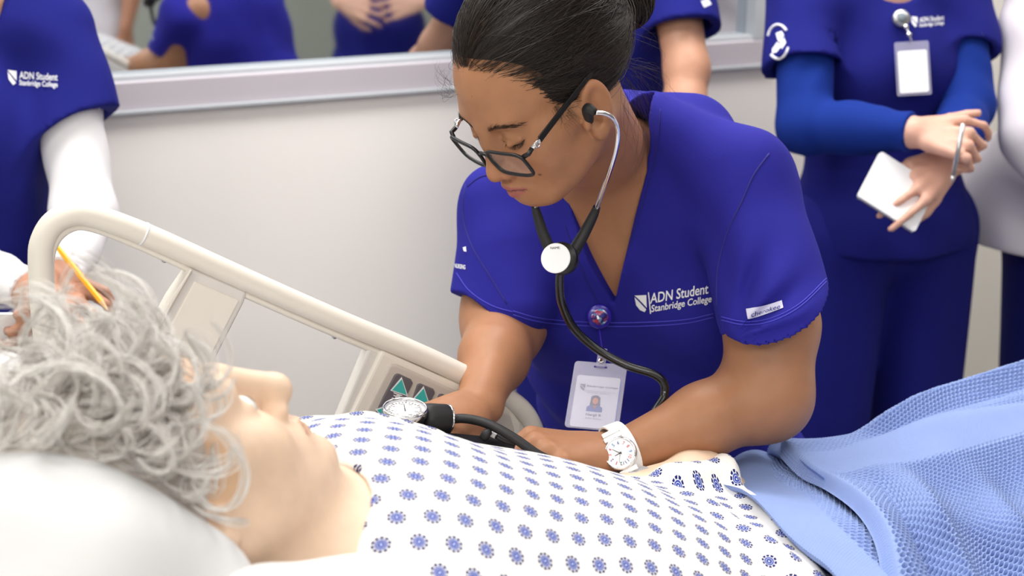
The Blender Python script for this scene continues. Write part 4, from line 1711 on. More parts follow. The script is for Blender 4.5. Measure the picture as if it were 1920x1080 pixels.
def groom(n, seed, lift, spread, jit=.0, rootback=.0, frac=1.0):
    r = np.random.default_rng(seed)
    out = []
    while len(out) < n:
        y = r.uniform(-.10, .088)
        z = np.interp(y, hy, hz) + abs(r.normal()) * .006 + rootback * r.random()
        # point of the skull shell at this y, z
        yy, zz = (y - HC[1]) / HRd[1], (z - HC[2]) / HRd[2]
        k = 1 - yy * yy - zz * zz
        sgn = -1 if r.random() < .62 else 1
        if k < 0:
            x = 0.0
        else:
            x = math.sqrt(k)
        if y > .06 and r.random() < .5:
            x *= r.uniform(-1, 1)
        d0 = nrm(np.array([sgn * x, yy, zz]))
        d1 = nrm(bd + r.normal(size=3) * spread)
        om = math.acos(np.clip(d0 @ d1, -1, 1))
        if om < .15:
            continue
        tt = np.linspace(0, frac if frac < 1 else 1, 16)
        D = (np.sin((1 - tt) * om)[:, None] * d0 + np.sin(tt * om)[:, None] * d1) / math.sin(om)
        # comb: rise over the temple before sweeping back
        D[:, 2] += .10 * np.sin(tt * math.pi) * (d0[1] > .2)
        D /= np.linalg.norm(D, axis=1)[:, None]
        L = 1.0 + lift * r.uniform(.3, 1.0) * np.sin(np.clip(tt * 1.15, 0, 1) * math.pi) ** .6
        wob = np.sin(tt * r.uniform(3, 9) + r.random() * 6) * jit
        P_ = HC + D * HRd * (L + wob)[:, None]
        P_ += np.outer(np.sin(tt * r.uniform(2, 6) + r.random() * 6) * jit * .03, r.normal(size=3))
        out.append(P_)
    return np.array(out)


G = np.concatenate([groom(3200, 1, .030, .10, .003), groom(1800, 2, .045, .14, .005, .06), groom(1700, 4, .05, .2, .004, .14), groom(90, 3, .12, .3, .02, .01, .8)])
st = link('hair_strands', strands_mesh('hair_strands', NH + G @ NRm.T, RNG.uniform(.00016, .00042, len(G)), .8, .15), hair, M_hair)
tag(st, kind='stuff')
# bun wound from long strands
S = SDF()
BM = frame_from(NRm @ nrm(BN - HC), NRm[:, 2])
bc = NH + NRm @ BN
S.ell(bc, (.036, .030, .034), 0, M=BM)
V, Q = surface(S, bc - .06, bc + .06, .004)
bun = link('bun', mesh_np('bun', V, Q), nurse, M_haircap)
bs = []
r = np.random.default_rng(11)
for i in range(900):
    th0, ph = r.uniform(0, 6.28), r.uniform(-1.25, 1.3)
    a = np.linspace(0, r.uniform(1.6, 3.4), 14)
    lat_ = ph + .35 * np.sin(a * r.uniform(.4, 1.1) + r.random() * 6)
    k = 1.0 + r.uniform(.0, .08)
    bs.append(np.stack([.036 * k * np.cos(lat_) * np.cos(th0 + a), .030 * k * np.sin(lat_), .034 * k * np.cos(lat_) * np.sin(th0 + a)], 1))
tag(link('bun_strands', strands_mesh('bun_strands', bc + np.array(bs) @ BM.T, RNG.uniform(.0003, .0006, len(bs)), .8), bun, M_hair), kind='stuff')
# loose wisps: nape, temple, forehead edge
wis = []
def wisp(px0, d0, px1, d1, bend, n, jit):
    # root on the scalp itself
    for sx_, sy_ in ((0, 0), (12, 0), (-12, 0), (24, 0), (-24, 0)):
        h_, _ = hit(NB_BVH, px0[0] + sx_, px0[1] + sy_)
        if h_ is not None:
            dd = proj(h_)[2]
            if dd < 1.62:
                d1, d0 = dd + (d1 - d0), dd
                break
    for i in range(n):
        a = W(px0[0] + r.normal() * jit, px0[1] + r.normal() * jit, d0)
        b_ = W(px1[0] + r.normal() * jit * 2, px1[1] + r.normal() * jit * 2, d1)
        m_ = (a + b_) / 2 + AX_R * rp(bend[0] + r.normal() * jit, d0) - AX_U * rp(bend[1] + r.normal() * jit, d0)
        wis.append(catmull([a, m_, b_], 12))
wisp((1180, 120), 1.56, (1235, 170), 1.57, (10, -10), 26, 9)
wisp((1175, 150), 1.55, (1205, 240), 1.57, (10, 0), 30, 9)
wisp((1165, 170), 1.54, (1185, 300), 1.55, (16, 0), 10, 10)
wisp((1185, 60), 1.56, (1215, 95), 1.57, (22, 0), 8, 8)
wisp((845, 165), 1.44, (832, 130), 1.44, (-10, 0), 16, 6)
wisp((850, 178), 1.44, (836, 165), 1.44, (-8, 6), 10, 5)
wisp((1062, 205), 1.435, (1075, 226), 1.437, (4, 0), 26, 6)
wisp((1040, 198), 1.43, (1062, 222), 1.433, (2, 4), 26, 6)
tag(link('loose_wisps', strands_mesh('loose_wisps', np.array(wis), .00013, .4), hair, M_hair), kind='stuff')


# eyebrows and lashes on the face
def face_hairs(path, n, length, lift, seed, name, rad=.00022):
    rr = np.random.default_rng(seed)
    C_ = catmull(path, 60)
    out = []
    for i in range(n):
        j = rr.integers(2, 57)
        p = NH + NRm @ (C_[j] + np.array([0, .02, 0]) + rr.normal(size=3) * np.array([.0005, 0, .0016]))
        tdir = NRm @ nrm(C_[j + 2] - C_[j - 2])
        h_ = NB_BVH.ray_cast(Vector(p), Vector(-NRm[:, 1]))
        if h_[0] is None:
            continue
        nn = np.array(h_[1])
        p0 = np.array(h_[0])
        d = nrm(tdir + NRm[:, 2] * lift[0] + nn * lift[1])
        out.append(np.array([p0 + d * length * k_ + nn * .0004 - NRm[:, 2] * lift[2] * k_ * k_ * length for k_ in np.linspace(0, 1, 6)]))
    return tag(link(name, strands_mesh(name, np.array(out), rad, .3), hair if name == 'eyebrow' else nbody, M_hair), kind='stuff')


for x in (-1, 1):
    face_hairs([(x * .013, .09, .0225), (x * .026, .09, .0285), (x * .040, .085, .0290), (x * .052, .075, .0235)], 340, .0055, (.35, .12, 0), 20 + x, 'eyebrow', .00012)
    lid = []
    for c_ in catmull([(x * .0170, 0, .0040), (x * .024, 0, .0012), (x * .032, 0, .0004), (x * .040, 0, .0018), (x * .0460, 0, .0055)], 30):
        h_ = NB_BVH.ray_cast(Vector(NH + NRm @ np.array([c_[0], .13, c_[2]])), Vector(-NRm[:, 1]))
        if h_[0] is not None:
            lid.append(np.array(h_[0]) + np.array(h_[1]) * .0003)
    lid = np.array(lid)
    MB().tube(lid, np.interp(np.linspace(0, 1, len(lid)), [0, .5, 1], [.0003, .0006, .0004]), 6).build('lash_line', M_haircap, nbody, smooth=True)
    rr_ = np.random.default_rng(40 + x)
    lash = []
    for i in range(70):
        p0 = lid[rr_.integers(2, len(lid) - 1)] + rr_.normal(size=3) * .0003
        d_ = nrm(NRm @ np.array([x * rr_.uniform(0, .55), .75, -.75 + rr_.normal() * .12]))
        lash.append(np.array([p0 + d_ * .0068 * k_ + NRm[:, 2] * .0022 * k_ * k_ for k_ in np.linspace(0, 1, 6)]))
    tag(link('eyelashes', strands_mesh('eyelashes', np.array(lash), .00017, .3), nbody, M_hair), kind='stuff')


# ================================================================== things worn and used
M_black = mat('black_plastic', srgb(18, 18, 20), .35, .1, 60)
M_rubber = mat('black_rubber', srgb(26, 26, 28), .55, .1, 80)
M_gloss = mat('black_tubing', srgb(14, 14, 16), .18, .05, 60, coat=.3)
M_chrome = mat('polished_chrome', srgb(225, 225, 228), .12, .02, metal=1.0)
M_paper = mat('white_card', srgb(246, 246, 248), .55, .01)
M_wplast = mat('white_silicone', srgb(240, 240, 240), .45, .02)
M_ink = mat('black_ink', srgb(30, 30, 34), .6, .05)

# ---- eyeglasses
hp = lambda x, y, z: NH + NRm @ np.array([x, y, z])
gl = empty('eyeglasses', hp(0, .108, -.03), 'black rectangular eyeglasses with silver hinges low on the nose', 'glasses')


def lens_loop(x, k=1.0, n=40):
    pts = []
    cx, cz, hw, hh = .0375, -.0080, .0280 * k, .0160 * k
    for a in np.linspace(0, 2 * math.pi, n, endpoint=False):
        ca, sa = math.cos(a), math.sin(a)
        e = 4.6
        u_ = math.copysign(abs(ca) ** (2 / e), ca) * hw
        w_ = math.copysign(abs(sa) ** (2 / e), sa) * hh
        if w_ < 0 and u_ < 0:
            u_ *= .93
        xx, zz = cx + u_, cz + w_
        yy = .1075 - 1.7 * xx * xx + .12 * (zz - cz)
        pts.append(hp(x * xx, yy, zz))
    return np.array(pts)


fm = MB()
for x in (-1, 1):
    L = lens_loop(x)
    fm.tube(np.vstack([L, L[:2]]), .0020, 8, cap=False)
frame_o = fm.build('frame_rim', M_black, gl, smooth=True)
bpts = catmull([hp(-.011, .1070, -.002), hp(0, .1085, .001), hp(.011, .1070, -.002)], 12)
MB().tube(bpts, .0021, 8).build('bridge', M_black, gl, smooth=True)
t = NT('spectacle_lens')
t.b.inputs['Base Color'].default_value = (.95, .95, 1, 1)
t.b.inputs['Roughness'].default_value = .02
t.b.inputs['Alpha'].default_value = .10
t.b.inputs['Specular IOR Level'].default_value = .8
M_lens = t.m
for x in (-1, 1):
    L = lens_loop(x, .98)
    mb = MB()
    mb.add(list(L) + [L.mean(0)], [(i, (i + 1) % len(L), len(L)) for i in range(len(L))])
    mb.build('lens', M_lens, gl, smooth=True)
    h0, h1 = hp(x * .0645, .0995, .003), hp(x * .0715, .086, .0075)
    ear = hp(x * .0800, .000, .028)
    MB().tube([h0, (h0 + h1) / 2 + NRm @ np.array([x * .003, .003, 0]), h0 * .25 + h1 * .75], .0026, 8).build('end_piece', M_black, gl, smooth=True)
    d = nrm(ear - h1)
    hs = h0 * .25 + h1 * .75
    he = h1 + d * .008
    MB().tube([hs, (hs + he) / 2, he], .0024, 8).build('silver_hinge', M_chrome, gl, smooth=True)
    up_ = NRm[:, 2]
    ring = np.array([he - d * .005 + (d * math.cos(a) + up_ * math.sin(a)) * .0032 for a in np.linspace(0, 6.28, 17)])
    MB().tube(ring + NRm @ np.array([x * .0022, 0, 0]), .0009, 6).build('silver_link', M_chrome, gl, smooth=True)
    tmp = MB()
    pth = [he, he + d * .02, ear - d * .01, ear, hp(x * .0730, -.030, .026)]
    P_ = catmull(pth, 24)
    n_ = nrm(np.cross(d, up_))
    tmp_v = []
    for i, p in enumerate(P_):
        hgt = .0036 - .0012 * i / 23
        for a, b_ in ((-1, -1), (1, -1), (1, 1), (-1, 1)):
            tmp_v.append(p + n_ * .0011 * a + up_ * hgt * b_)
    fs = []
    for i in range(23):
        for j in range(4):
            fs.append((i * 4 + j, i * 4 + (j + 1) % 4, i * 4 + 4 + (j + 1) % 4, i * 4 + 4 + j))
    fs += [(3, 2, 1, 0), (92, 93, 94, 95)]
    tmp.add(tmp_v, fs)
    tmp.build('temple', M_black, gl, bevel=.0006)

# ---- stethoscope
st_ = empty('stethoscope', W(1050, 485, 1.54), 'black stethoscope with white disc hanging from her ears', 'stethoscope')
ecan = hp(-.076, .020, -.014)
MB().tube(catmull([ecan, W(1102, 204, 1.440), W(1116, 211, 1.436)], 10), [.004, .005, .0055, .006, .006, .0058, .0055, .005, .0045, .0038], 12).build('ear_tip', M_rubber, st_, smooth=True)
MB().tube(catmull([W(1117, 211, 1.435), W(1134, 213, 1.438), W(1149, 222, 1.445), W(1158, 245, 1.46), W(1155, 280, 1.475), W(1140, 330, 1.50), W(1117, 395, 1.54)], 40), .0026, 12).build('ear_tube', M_chrome, st_, smooth=True)
MB().tube(catmull([W(1119, 388, 1.538), W(1112, 405, 1.545), W(1094, 440, 1.55), W(1074, 474, 1.548)], 20), np.interp(np.linspace(0, 1, 20), [0, .12, .5, 1], [.0042, .0045, .0058, .0072]), 14).build('binaural_sleeve', M_rubber, st_, smooth=True)
MB().tube(catmull([hp(.078, .020, -.014), hp(.088, .03, -.03), hp(.084, .05, -.075), W(1000, 372, 1.54), W(1004, 392, 1.545)], 30), .0026, 12).build('ear_tube', M_chrome, st_, smooth=True)
MB().tube(catmull([W(1003, 386, 1.543), W(1008, 405, 1.546), W(1019, 440, 1.55), W(1034, 474, 1.552)], 20), np.interp(np.linspace(0, 1, 20), [0, .12, .5, 1], [.0042, .0045, .0058, .0068]), 14).build('binaural_sleeve', M_rubber, st_, smooth=True)
dz = nrm(-AX_F + AX_R * -.30 + AX_U * .10)
dx = nrm(AX_R - dz * (AX_R @ dz))
dy = np.cross(dz, dx)
dc = W(1046, 485, 1.535)
MB().lathe([(.010, -.016), (.0165, -.012), (.0178, -.004), (.0178, .003), (.0170, .0045)], dc + dx * .004, dx, dy, dz, 40).build('chest_piece', M_black, st_, smooth=True)
disc = MB().lathe([(.0160, .003), (.0164, .0048), (.0158, .0056), (.002, .0058)], dc - dx * .0012, dx, dy, dz, 40).build('white_disc', M_paper, st_, smooth=False)
text_on(lambda u_, v_: dc - dx * .0012 + dx * (-.0055 + u_ * .011) + dy * (.0098 + v_ * .0026) + dz * .0062, 'NAME:', 1, 1).build('disc_lettering', M_ink, disc)
tub = catmull([W(1051, 500, 1.545), W(1049, 535, 1.555), W(1054, 570, 1.565), W(1076, 615, 1.575), W(1120, 655, 1.58), W(1175, 685, 1.58), W(1222, 700, 1.58), W(1243, 716, 1.58), W(1246, 738, 1.58), W(1234, 762, 1.575), W(1190, 815, 1.565), W(1090, 858, 1.55), W(1010, 850, 1.52)], 80)
MB().tube(tub, .0049, 14).build('tubing', M_gloss, st_, smooth=True)

# ---- identity badge on a reel
bg = empty('id_badge', W(1115, 740, 1.62), 'clear badge holder with portrait card hanging from a blue reel', 'badge')
p_r, n_r = hit(TOP_BVH, 1124, 592, .006)
rz = nrm(-AX_F + n_r * .6)
rx = nrm(AX_R - rz * (AX_R @ rz))
ry = np.cross(rz, rx)
M_reel = mat('blue_reel_plastic', srgb(46, 30, 150), .25, .05, coat=.4)
reel = MB().lathe([(.012, -.004), (.0150, -.002), (.0152, .002), (.0135, .004), (.002, .0045)], p_r, rx, ry, rz, 36).build('reel', M_reel, bg, smooth=True)
t = NT('reel_picture_print')
tc = t.n('ShaderNodeTexCoord')
vo = t.n('ShaderNodeTexVoronoi')
vo.inputs['Scale'].default_value = 260
t.l(tc.outputs['Object'], vo.inputs['Vector'])
rmp = t.n('ShaderNodeValToRGB')
for i_, (ps, cl) in enumerate(((0, (40, 36, 90)), (.35, (60, 60, 140)), (.55, (180, 50, 70)), (.75, (70, 150, 190)), (1, (230, 220, 210)))):
    el_ = rmp.color_ramp.elements[0] if i_ == 0 else rmp.color_ramp.elements.new(ps)
    el_.position = ps
    el_.color = (*srgb(*cl), 1)
sx = t.n('ShaderNodeSeparateColor')
t.l(vo.outputs['Color'], sx.inputs[0])
t.l(sx.outputs[0], rmp.inputs[0])
t.l(rmp.outputs[0], t.b.inputs['Base Color'])
t.b.inputs['Roughness'].default_value = .2
MB().lathe([(.0098, .0042), (.0098, .0049), (.001, .0051)], p_r, rx, ry, rz, 30).build('reel_picture', t.m, reel, smooth=True)
q0, q1, q2, q3 = W(1063, 670, 1.655), W(1158, 678, 1.645), W(1172, 812, 1.585), W(1076, 806, 1.595)
bx = nrm(q1 - q0)
by = nrm((q0 - q3) - bx * ((q0 - q3) @ bx))
bz = np.cross(bx, by)
if bz @ AX_F > 0: bz = -bz
bo = W(1118, 742, 1.620)
bw, bh = .0300, .0445
# push the badge clear of the top
hb, nb_ = hit(TOP_BVH, 1118, 742)
t = NT('clear_vinyl')
t.b.inputs['Base Color'].default_value = (*srgb(206, 204, 226), 1)
t.b.inputs['Roughness'].default_value = .15
t.b.inputs['Alpha'].default_value = .30
M_clear = t.m
rr = .004


def rrect(hw, hh, r_, n=5):
    out = []
    for cx, cy, a0 in ((hw - r_, hh - r_, 0), (-hw + r_, hh - r_, 90), (-hw + r_, -hh + r_, 180), (hw - r_, -hh + r_, 270)):
        for a in np.linspace(a0, a0 + 90, n):
            out.append((cx + r_ * math.cos(math.radians(a)), cy + r_ * math.sin(math.radians(a))))
    return out


MB().prism(rrect(bw, bh, .004), bo, bx, by, bz, -.0012, -.0009).build('holder_back', M_clear, bg)
MB().prism(rrect(bw, bh, .004), bo, bx, by, bz, .0009, .0012).build('holder_front', M_clear, bg)
rim = [bo + bx * x + by * y for x, y in rrect(bw, bh, .004)]
MB().tube(np.array(rim + rim[:1]), .0007, 6, cap=False).build('holder_rim', M_clear, bg, smooth=True)
co = bo - by * .0085
cw, ch = .0250, .0345
card = MB().prism(rrect(cw, ch, .003), co, bx, by, bz, -.0004, .0004).build('card', M_paper, bg)
M_bedge = mat('card_blue_edge', srgb(50, 90, 200), .5, .02)
MB().prism([(cw, -ch + .004), (cw + .0012, -ch + .004), (cw + .0012, ch - .004), (cw, ch - .004)], co, bx, by, bz, -.0004, .0002).build('card_edge', M_bedge, card)
M_grey = mat('grey_print', srgb(120, 132, 140), .6, .03)
M_navy = mat('navy_print', srgb(36, 84, 176), .6, .03)
M_face = mat('printed_skin', srgb(206, 150, 118), .6, .03)
M_dkhair = mat('printed_hair', srgb(40, 30, 28), .6, .03)
cf = lambda x, y, z=.0006: co + bx * x + by * y + bz * z


def cline(txt, x0, x1, y0, hgt, m, bold=0.0):
    text_on(lambda u_, v_: cf(x0 + (x1 - x0) * u_, y0 + hgt * v_), txt, 1, 1, bold).build('card_lettering', m, card)


cline('Stanbridge College', -.0125, .0235, .0195, .0022, M_ink, .01)
cline('2041 Business Ctr Dr Ste 107 Irvine CA', -.015, .019, .0132, .0011, M_grey)
cline('(949) 794-9090 - stanbridge.edu', -.011, .015, .0110, .0011, M_grey)
cline('Nergil B', -.0085, .0085, -.0190, .0030, M_ink, .015)
cline('ADN Student', -.0090, .0100, -.0235, .0020, M_grey)


def cpoly(pl, m, z, name):
    mb = MB()
    mb.add([cf(x, y, z) for x, y in pl], [tuple(range(len(pl)))])
    return mb.build(name, m, card)


cpoly([(-.0205, .0225), (-.0140, .0225), (-.0140, .0165)], M_grey, .0006, 'card_shield')
cpoly([(-.0205, .0215), (-.0140, .0155), (-.0155, .0135), (-.019, .0165)], M_grey, .0006, 'card_shield')
cpoly([(-.0055 + .0005, .0065), (-.002, .0085), (.002, .0085), (.0052, .0060), (.0062, -.006), (-.0060, -.006)], M_dkhair, .0006, 'portrait_hair')
cpoly([(-.009, -.0135), (-.0088, -.0075), (-.005, -.0050), (0, -.0065), (.005, -.0050), (.0088, -.0075), (.009, -.0135)], M_navy, .0008, 'portrait_top')
cpoly([(-.0028, -.0052), (0, -.0105), (.0028, -.0052)], M_face, .0009, 'portrait_neck')
cpoly([(.0032 * math.cos(a), .0008 + .0045 * math.sin(a)) for a in np.linspace(0, 6.28, 17)[:-1]], M_face, .0010, 'portrait_face')
# strap, snap and cord
MB().prism(rrect(.0052, .0135, .002), bo + by * (bh + .006) + bz * .002, bx, by, bz, -.0005, .0005).build('strap', M_clear, bg)
MB().lathe([(.0036, 0), (.0036, .001), (.0028, .0016), (.001, .0014)], bo + by * (bh + .014) + bz * .0025, bx, by, bz, 20).build('snap', M_chrome, bg, smooth=True)
MB().lathe([(.0036, 0), (.0036, .001), (.0028, .0016), (.001, .0014)], bo + by * (bh + .002) + bz * .0025, bx, by, bz, 20).build('snap', M_chrome, bg, smooth=True)
MB().tube(catmull([p_r - ry * .014, (p_r - ry * .018 + bo + by * (bh + .016)) / 2, bo + by * (bh + .016) + bz * .002], 8), .0011, 8).build('cord', M_reel, bg, smooth=True)
MB().prism([(-.0075, .0375), (.0075, .0375), (.0075, .0395), (-.0075, .0395)], bo, bx, by, bz, .0013, .0016).build('holder_slot', M_seam, bg)

# ---- wristwatch
wt_ = empty('wristwatch', W(1162, 848, 1.50), 'white wristwatch with coloured numerals on her left wrist', 'watch')
wz = nrm(-AX_F * .93 + AX_U * .26 - AX_R * .22)
armd = nrm(L_wr - L_el)
wx = nrm(armd - wz * (armd @ wz))
wy = np.cross(wz, wx)
wc = W(1163, 850, 1.489)
case = MB().lathe([(.0145, -.006), (.0172, -.0045), (.0178, -.001), (.0175, .001), (.0162, .0024), (.0152, .0022), (.0150, .0012)], wc, wx, wy, wz, 40).build('case', M_chrome, wt_, smooth=True)
dial = MB().lathe([(.0151, .0008), (.0151, .0013), (.001, .00135)], wc, wx, wy, wz, 40).build('dial', M_paper, wt_, smooth=False)
numc = [srgb(40, 44, 80), srgb(200, 60, 60), srgb(40, 60, 110), srgb(210, 80, 60), srgb(200, 70, 90), srgb(40, 120, 170), srgb(50, 70, 130), srgb(200, 80, 70), srgb(190, 60, 60), srgb(50, 120, 190), srgb(220, 90, 90), srgb(60, 80, 120)]
d12 = nrm(W(1171, 885, 1.5) - W(1163, 850, 1.5))
d12 = nrm(d12 - wz * (d12 @ wz))
d3 = np.cross(d12, wz)
for i in range(12):
    a = i * math.pi / 6
    rad_ = d12 * math.cos(a) + d3 * math.sin(a)
    cc = wc + rad_ * .0112 + wz * .0016
    tx = np.cross(rad_, wz)
    nmz = str(i if i else 12)
    wv = .0026 * (1.5 if len(nmz) > 1 else .35 if nmz == '1' else .8)
    mi = bpy.data.materials.get('numeral_%d' % i) or mat('numeral_%d' % i, numc[i], .5, .02)
    text_on(lambda u_, v_: cc + tx * (u_ - .5) * wv + rad_ * (v_ - .5) * .0036, nmz, 1, 1, .01).build('numeral', mi, dial)
for ang_h, ln, wd in ((1.25, .0062, .0005), (2.2, .0090, .0004), (0.25, .010, .0002)):
    rad_ = d12 * math.cos(ang_h) + d3 * math.sin(ang_h)
    tx = np.cross(rad_, wz)
    MB().prism([(-wd, -.002), (wd, -.002), (wd * .6, ln), (-wd * .6, ln)], wc + wz * .0019, tx, rad_, wz, 0, .0002).build('watch_hand', M_ink, dial)
MB().tube([wc + d3 * .0175, wc + d3 * .0205], .0016, 10).build('crown', M_chrome, wt_, smooth=True)
# strap around the wrist
arc = []
wcen = W(1163, 848, 1.53)
e1, e2 = nrm(wy), nrm(np.cross(armd, wy))
if e2 @ wz < 0: e2 = -e2
sv, sf = [], []
NA = 40
for i in range(NA):
    a = 2 * math.pi * i / NA
    base_ = wcen + e1 * math.cos(a) * .0300 + e2 * math.sin(a) * .0265
    no = nrm(e1 * math.cos(a) / .03 + e2 * math.sin(a) / .0265)
    for sx_, so in ((-1, 0), (1, 0), (1, 1), (-1, 1)):
        sv.append(base_ + armd * .0095 * sx_ + no * .0028 * so)
for i in range(NA):
    j = (i + 1) % NA
    for k_ in range(4):
        sf.append((i * 4 + k_, i * 4 + (k_ + 1) % 4, j * 4 + (k_ + 1) % 4, j * 4 + k_))
MB().add(sv, sf).build('strap', M_wplast, wt_, bevel=.0008)
for sgn in (-1, 1):
    for k_ in range(2):
        c_ = wc + wy * sgn * (.0195 + k_ * .0065) - wz * (.0035 + k_ * .005)
        MB().box(c_, wx, wy, wz, .0098, .0026, .0022).build('strap_link', M_wplast, wt_, bevel=.0008)

# ---- aneroid gauge with squeeze grip
gz_ = nrm(AX_U * .93 - AX_F * .36 + AX_R * .06)
gx_ = nrm(AX_R - gz_ * (AX_R @ gz_))
gy_ = np.cross(gz_, gx_)
gc = W(759, 772, 1.452)
ga = empty('pressure_gauge', W(759, 800, 1.46), 'round chrome rimmed pressure gauge resting on the mannequin gown', 'gauge')
MB().lathe([(.008, -.030), (.015, -.027), (.0195, -.018), (.0205, -.006), (.0215, -.003)], gc, gx_, gy_, gz_, 40).build('gauge_body', M_rubber, ga, smooth=True)
MB().lathe([(.0212, -.005), (.0232, -.003), (.0234, .004), (.0222, .0058), (.0208, .0056), (.0207, .003), (.0206, .0005)], gc, gx_, gy_, gz_, 48).build('gauge_bezel', M_chrome, ga, smooth=True)
M_dial = mat('gauge_dial_paper', srgb(214, 214, 216), .6, .02)
gd = MB().lathe([(.0206, .001), (.0206, .0022), (.0005, .0024)], gc, gx_, gy_, gz_, 48).build('gauge_dial', M_dial, ga)
for i in range(25):
    a = math.radians(-60 + i * 300 / 24 + 210 - 90)
    a = math.radians(240 - i * 12.5)
    rd = gx_ * math.cos(a) + gy_ * math.sin(a)
    tx = np.cross(rd, gz_)
    ln = .0035 if i % 4 == 0 else .002
    MB().prism([(-.0004, 0), (.0004, 0), (.0004, ln), (-.0004, ln)], gc + rd * .0152 + gz_ * .0025, tx, rd, gz_, 0, .0001).build('gauge_tick', M_ink, gd)
for i, tx_ in enumerate(('0', '40', '80', '120', '160', '200', '240', '300')):
    a = math.radians(240 - i * 300 / 7)
    rd = gx_ * math.cos(a) + gy_ * math.sin(a)
    cc = gc + rd * .0128 + gz_ * .0026
    wv = .0012 * len(tx_)
    text_on(lambda u_, v_: cc + gx_ * (u_ - .5) * wv + gy_ * (v_ - .5) * .0019, tx_, 1, 1).build('gauge_numeral', M_ink, gd)
nd = gx_ * -.15 + gy_ * .98
nd2 = np.cross(nd, gz_)
MB().prism([(-.0006, -.004), (.0006, -.004), (.0002, .0125), (-.0002, .0125)], gc + gz_ * .0028, nd2, nd, gz_, 0, .0003).build('gauge_needle', M_ink, gd)
t = NT('gauge_crystal')
t.b.inputs['Base Color'].default_value = (1, 1, 1, 1)
t.b.inputs['Roughness'].default_value = .03
t.b.inputs['Alpha'].default_value = .05
MB().lathe([(.0206, .0048), (.014, .0062), (.001, .0066)], gc, gx_, gy_, gz_, 40).build('gauge_glass', t.m, ga, smooth=True)
ka, kb = W(796, 784, 1.468), W(838, 786, 1.482)
kz = nrm(kb - ka)
kx = nrm(np.cross(kz, AX_F))
ky = np.cross(kz, kx)
kl = float(np.linalg.norm(kb - ka))
MB().lathe([(.012, -.004), (.0150, .0), (.0158, .006), (.0158, kl - .003), (.0150, kl)], ka, kx, ky, kz, 36).build('grip_collar', M_rubber, ga, smooth=True)
MB().lathe([(.0152, kl - .001), (.0158, kl), (.0158, kl + .0008), (.0150, kl + .0012), (.006, kl + .0014)], ka, kx, ky, kz, 36).build('chrome_ring', M_chrome, ga, smooth=True)
ht = catmull([W(838, 787, 1.482), W(872, 785, 1.478), W(915, 795, 1.465), W(965, 822, 1.452), W(1015, 856, 1.45), W(1070, 876, 1.452), W(1120, 892, 1.455), W(1175, 912, 1.47), W(1230, 945, 1.50)], 60)
MB().tube(ht, .0050, 14).build('hose', M_rubber, ga, smooth=True)

# ---- arm cuff
cu = empty('pressure_cuff', W(900, 850, 1.48), 'black pressure cuff wrapped round the mannequin upper arm', 'cuff')
M_nyl = cloth_mat('black_nylon', srgb(30, 30, 34), 700, .3, var=.1)
S = SDF()
ca_, cb_ = W(812, 858, 1.472), W(968, 872, 1.495)
S.cone(ca_, cb_, .027, .027, 0)
cdir = nrm(cb_ - ca_)
S.custom(lambda p: np.abs((p - ((ca_ + cb_) / 2).astype(np.float32)) @ cdir.astype(np.float32)) - .052, .004, 'i')
V, Q = surface(S, *bounds([ca_, cb_], .05), .003)
cuf = link('cuff_band', mesh_np('cuff_band', V, Q), cu, M_nyl)
MB().tube(catmull([W(905, 822, 1.462), W(914, 812, 1.460), W(922, 810, 1.460)], 8), [.004, .0048, .005, .005, .0045, .004, .003, .002], 10).build('hose_plug', M_rubber, cu, smooth=True)
MB().tube([W(918, 812, 1.472), W(938, 822, 1.474)], .0032, 8).build('white_connector', M_wplast, cu, smooth=True)
MB().tube(catmull([W(930, 818, 1.468), W(945, 826, 1.466), W(965, 832, 1.466)], 8), .0028, 8).build('short_hose', M_rubber, cu, smooth=True)

# ---- printed band on the mannequin wrist
wbn = empty('wrist_band', W(1190, 900, 1.47), 'grey printed band on the mannequin arm beside the watch', 'wristband')
M_wb = mat('grey_vinyl_band', srgb(178, 178, 182), .5, .03)
pa_, pb_ = W(1178, 926, 1.488), W(1214, 916, 1.502)
az = nrm(pb_ - pa_)
ax_ = nrm(np.cross(az, AX_F)); ay_ = np.cross(az, ax_)
bl = float(np.linalg.norm(pb_ - pa_))
band_o = MB().lathe([(.0235, 0), (.0245, .001), (.0245, bl - .001), (.0235, bl)], pa_, ax_, ay_, az, 36).build('band', M_wb, wbn, smooth=True)
for i in range(4):
    for j in range(3):
        a0 = 2.2 + j * .42 + .05 * (i % 2)
        for a1 in (a0,):
            ang2 = [a1 + .3 * k_ / 5 for k_ in range(6)]
            zz = .004 + i * (bl - .008) / 3
            pts = [pa_ + (ax_ * math.cos(a) + ay_ * math.sin(a)) * .0247 + az * zz for a in ang2]
            MB().tube(np.array(pts), .0005, 4).build('band_print', M_ink, band_o)


# ================================================================== the other people
M_scrub_d = cloth_mat('navy_royal_scrub_cotton', srgb(28, 31, 116), 900, .3, var=.05, sheen=.1)
M_under = cloth_mat('white_undershirt_jersey', srgb(236, 234, 236), 900, .3, var=.02, sheen=.05)
M_under_b = cloth_mat('blue_undershirt_jersey', srgb(18, 46, 128), 900, .3, var=.04, sheen=.1)
M_coat = cloth_mat('white_lab_coat', srgb(226, 220, 226), 700, .3, var=.02, sheen=.05)
M_navyp = cloth_mat('navy_trousers', srgb(24, 28, 100), 800, .3, var=.05, sheen=.05)


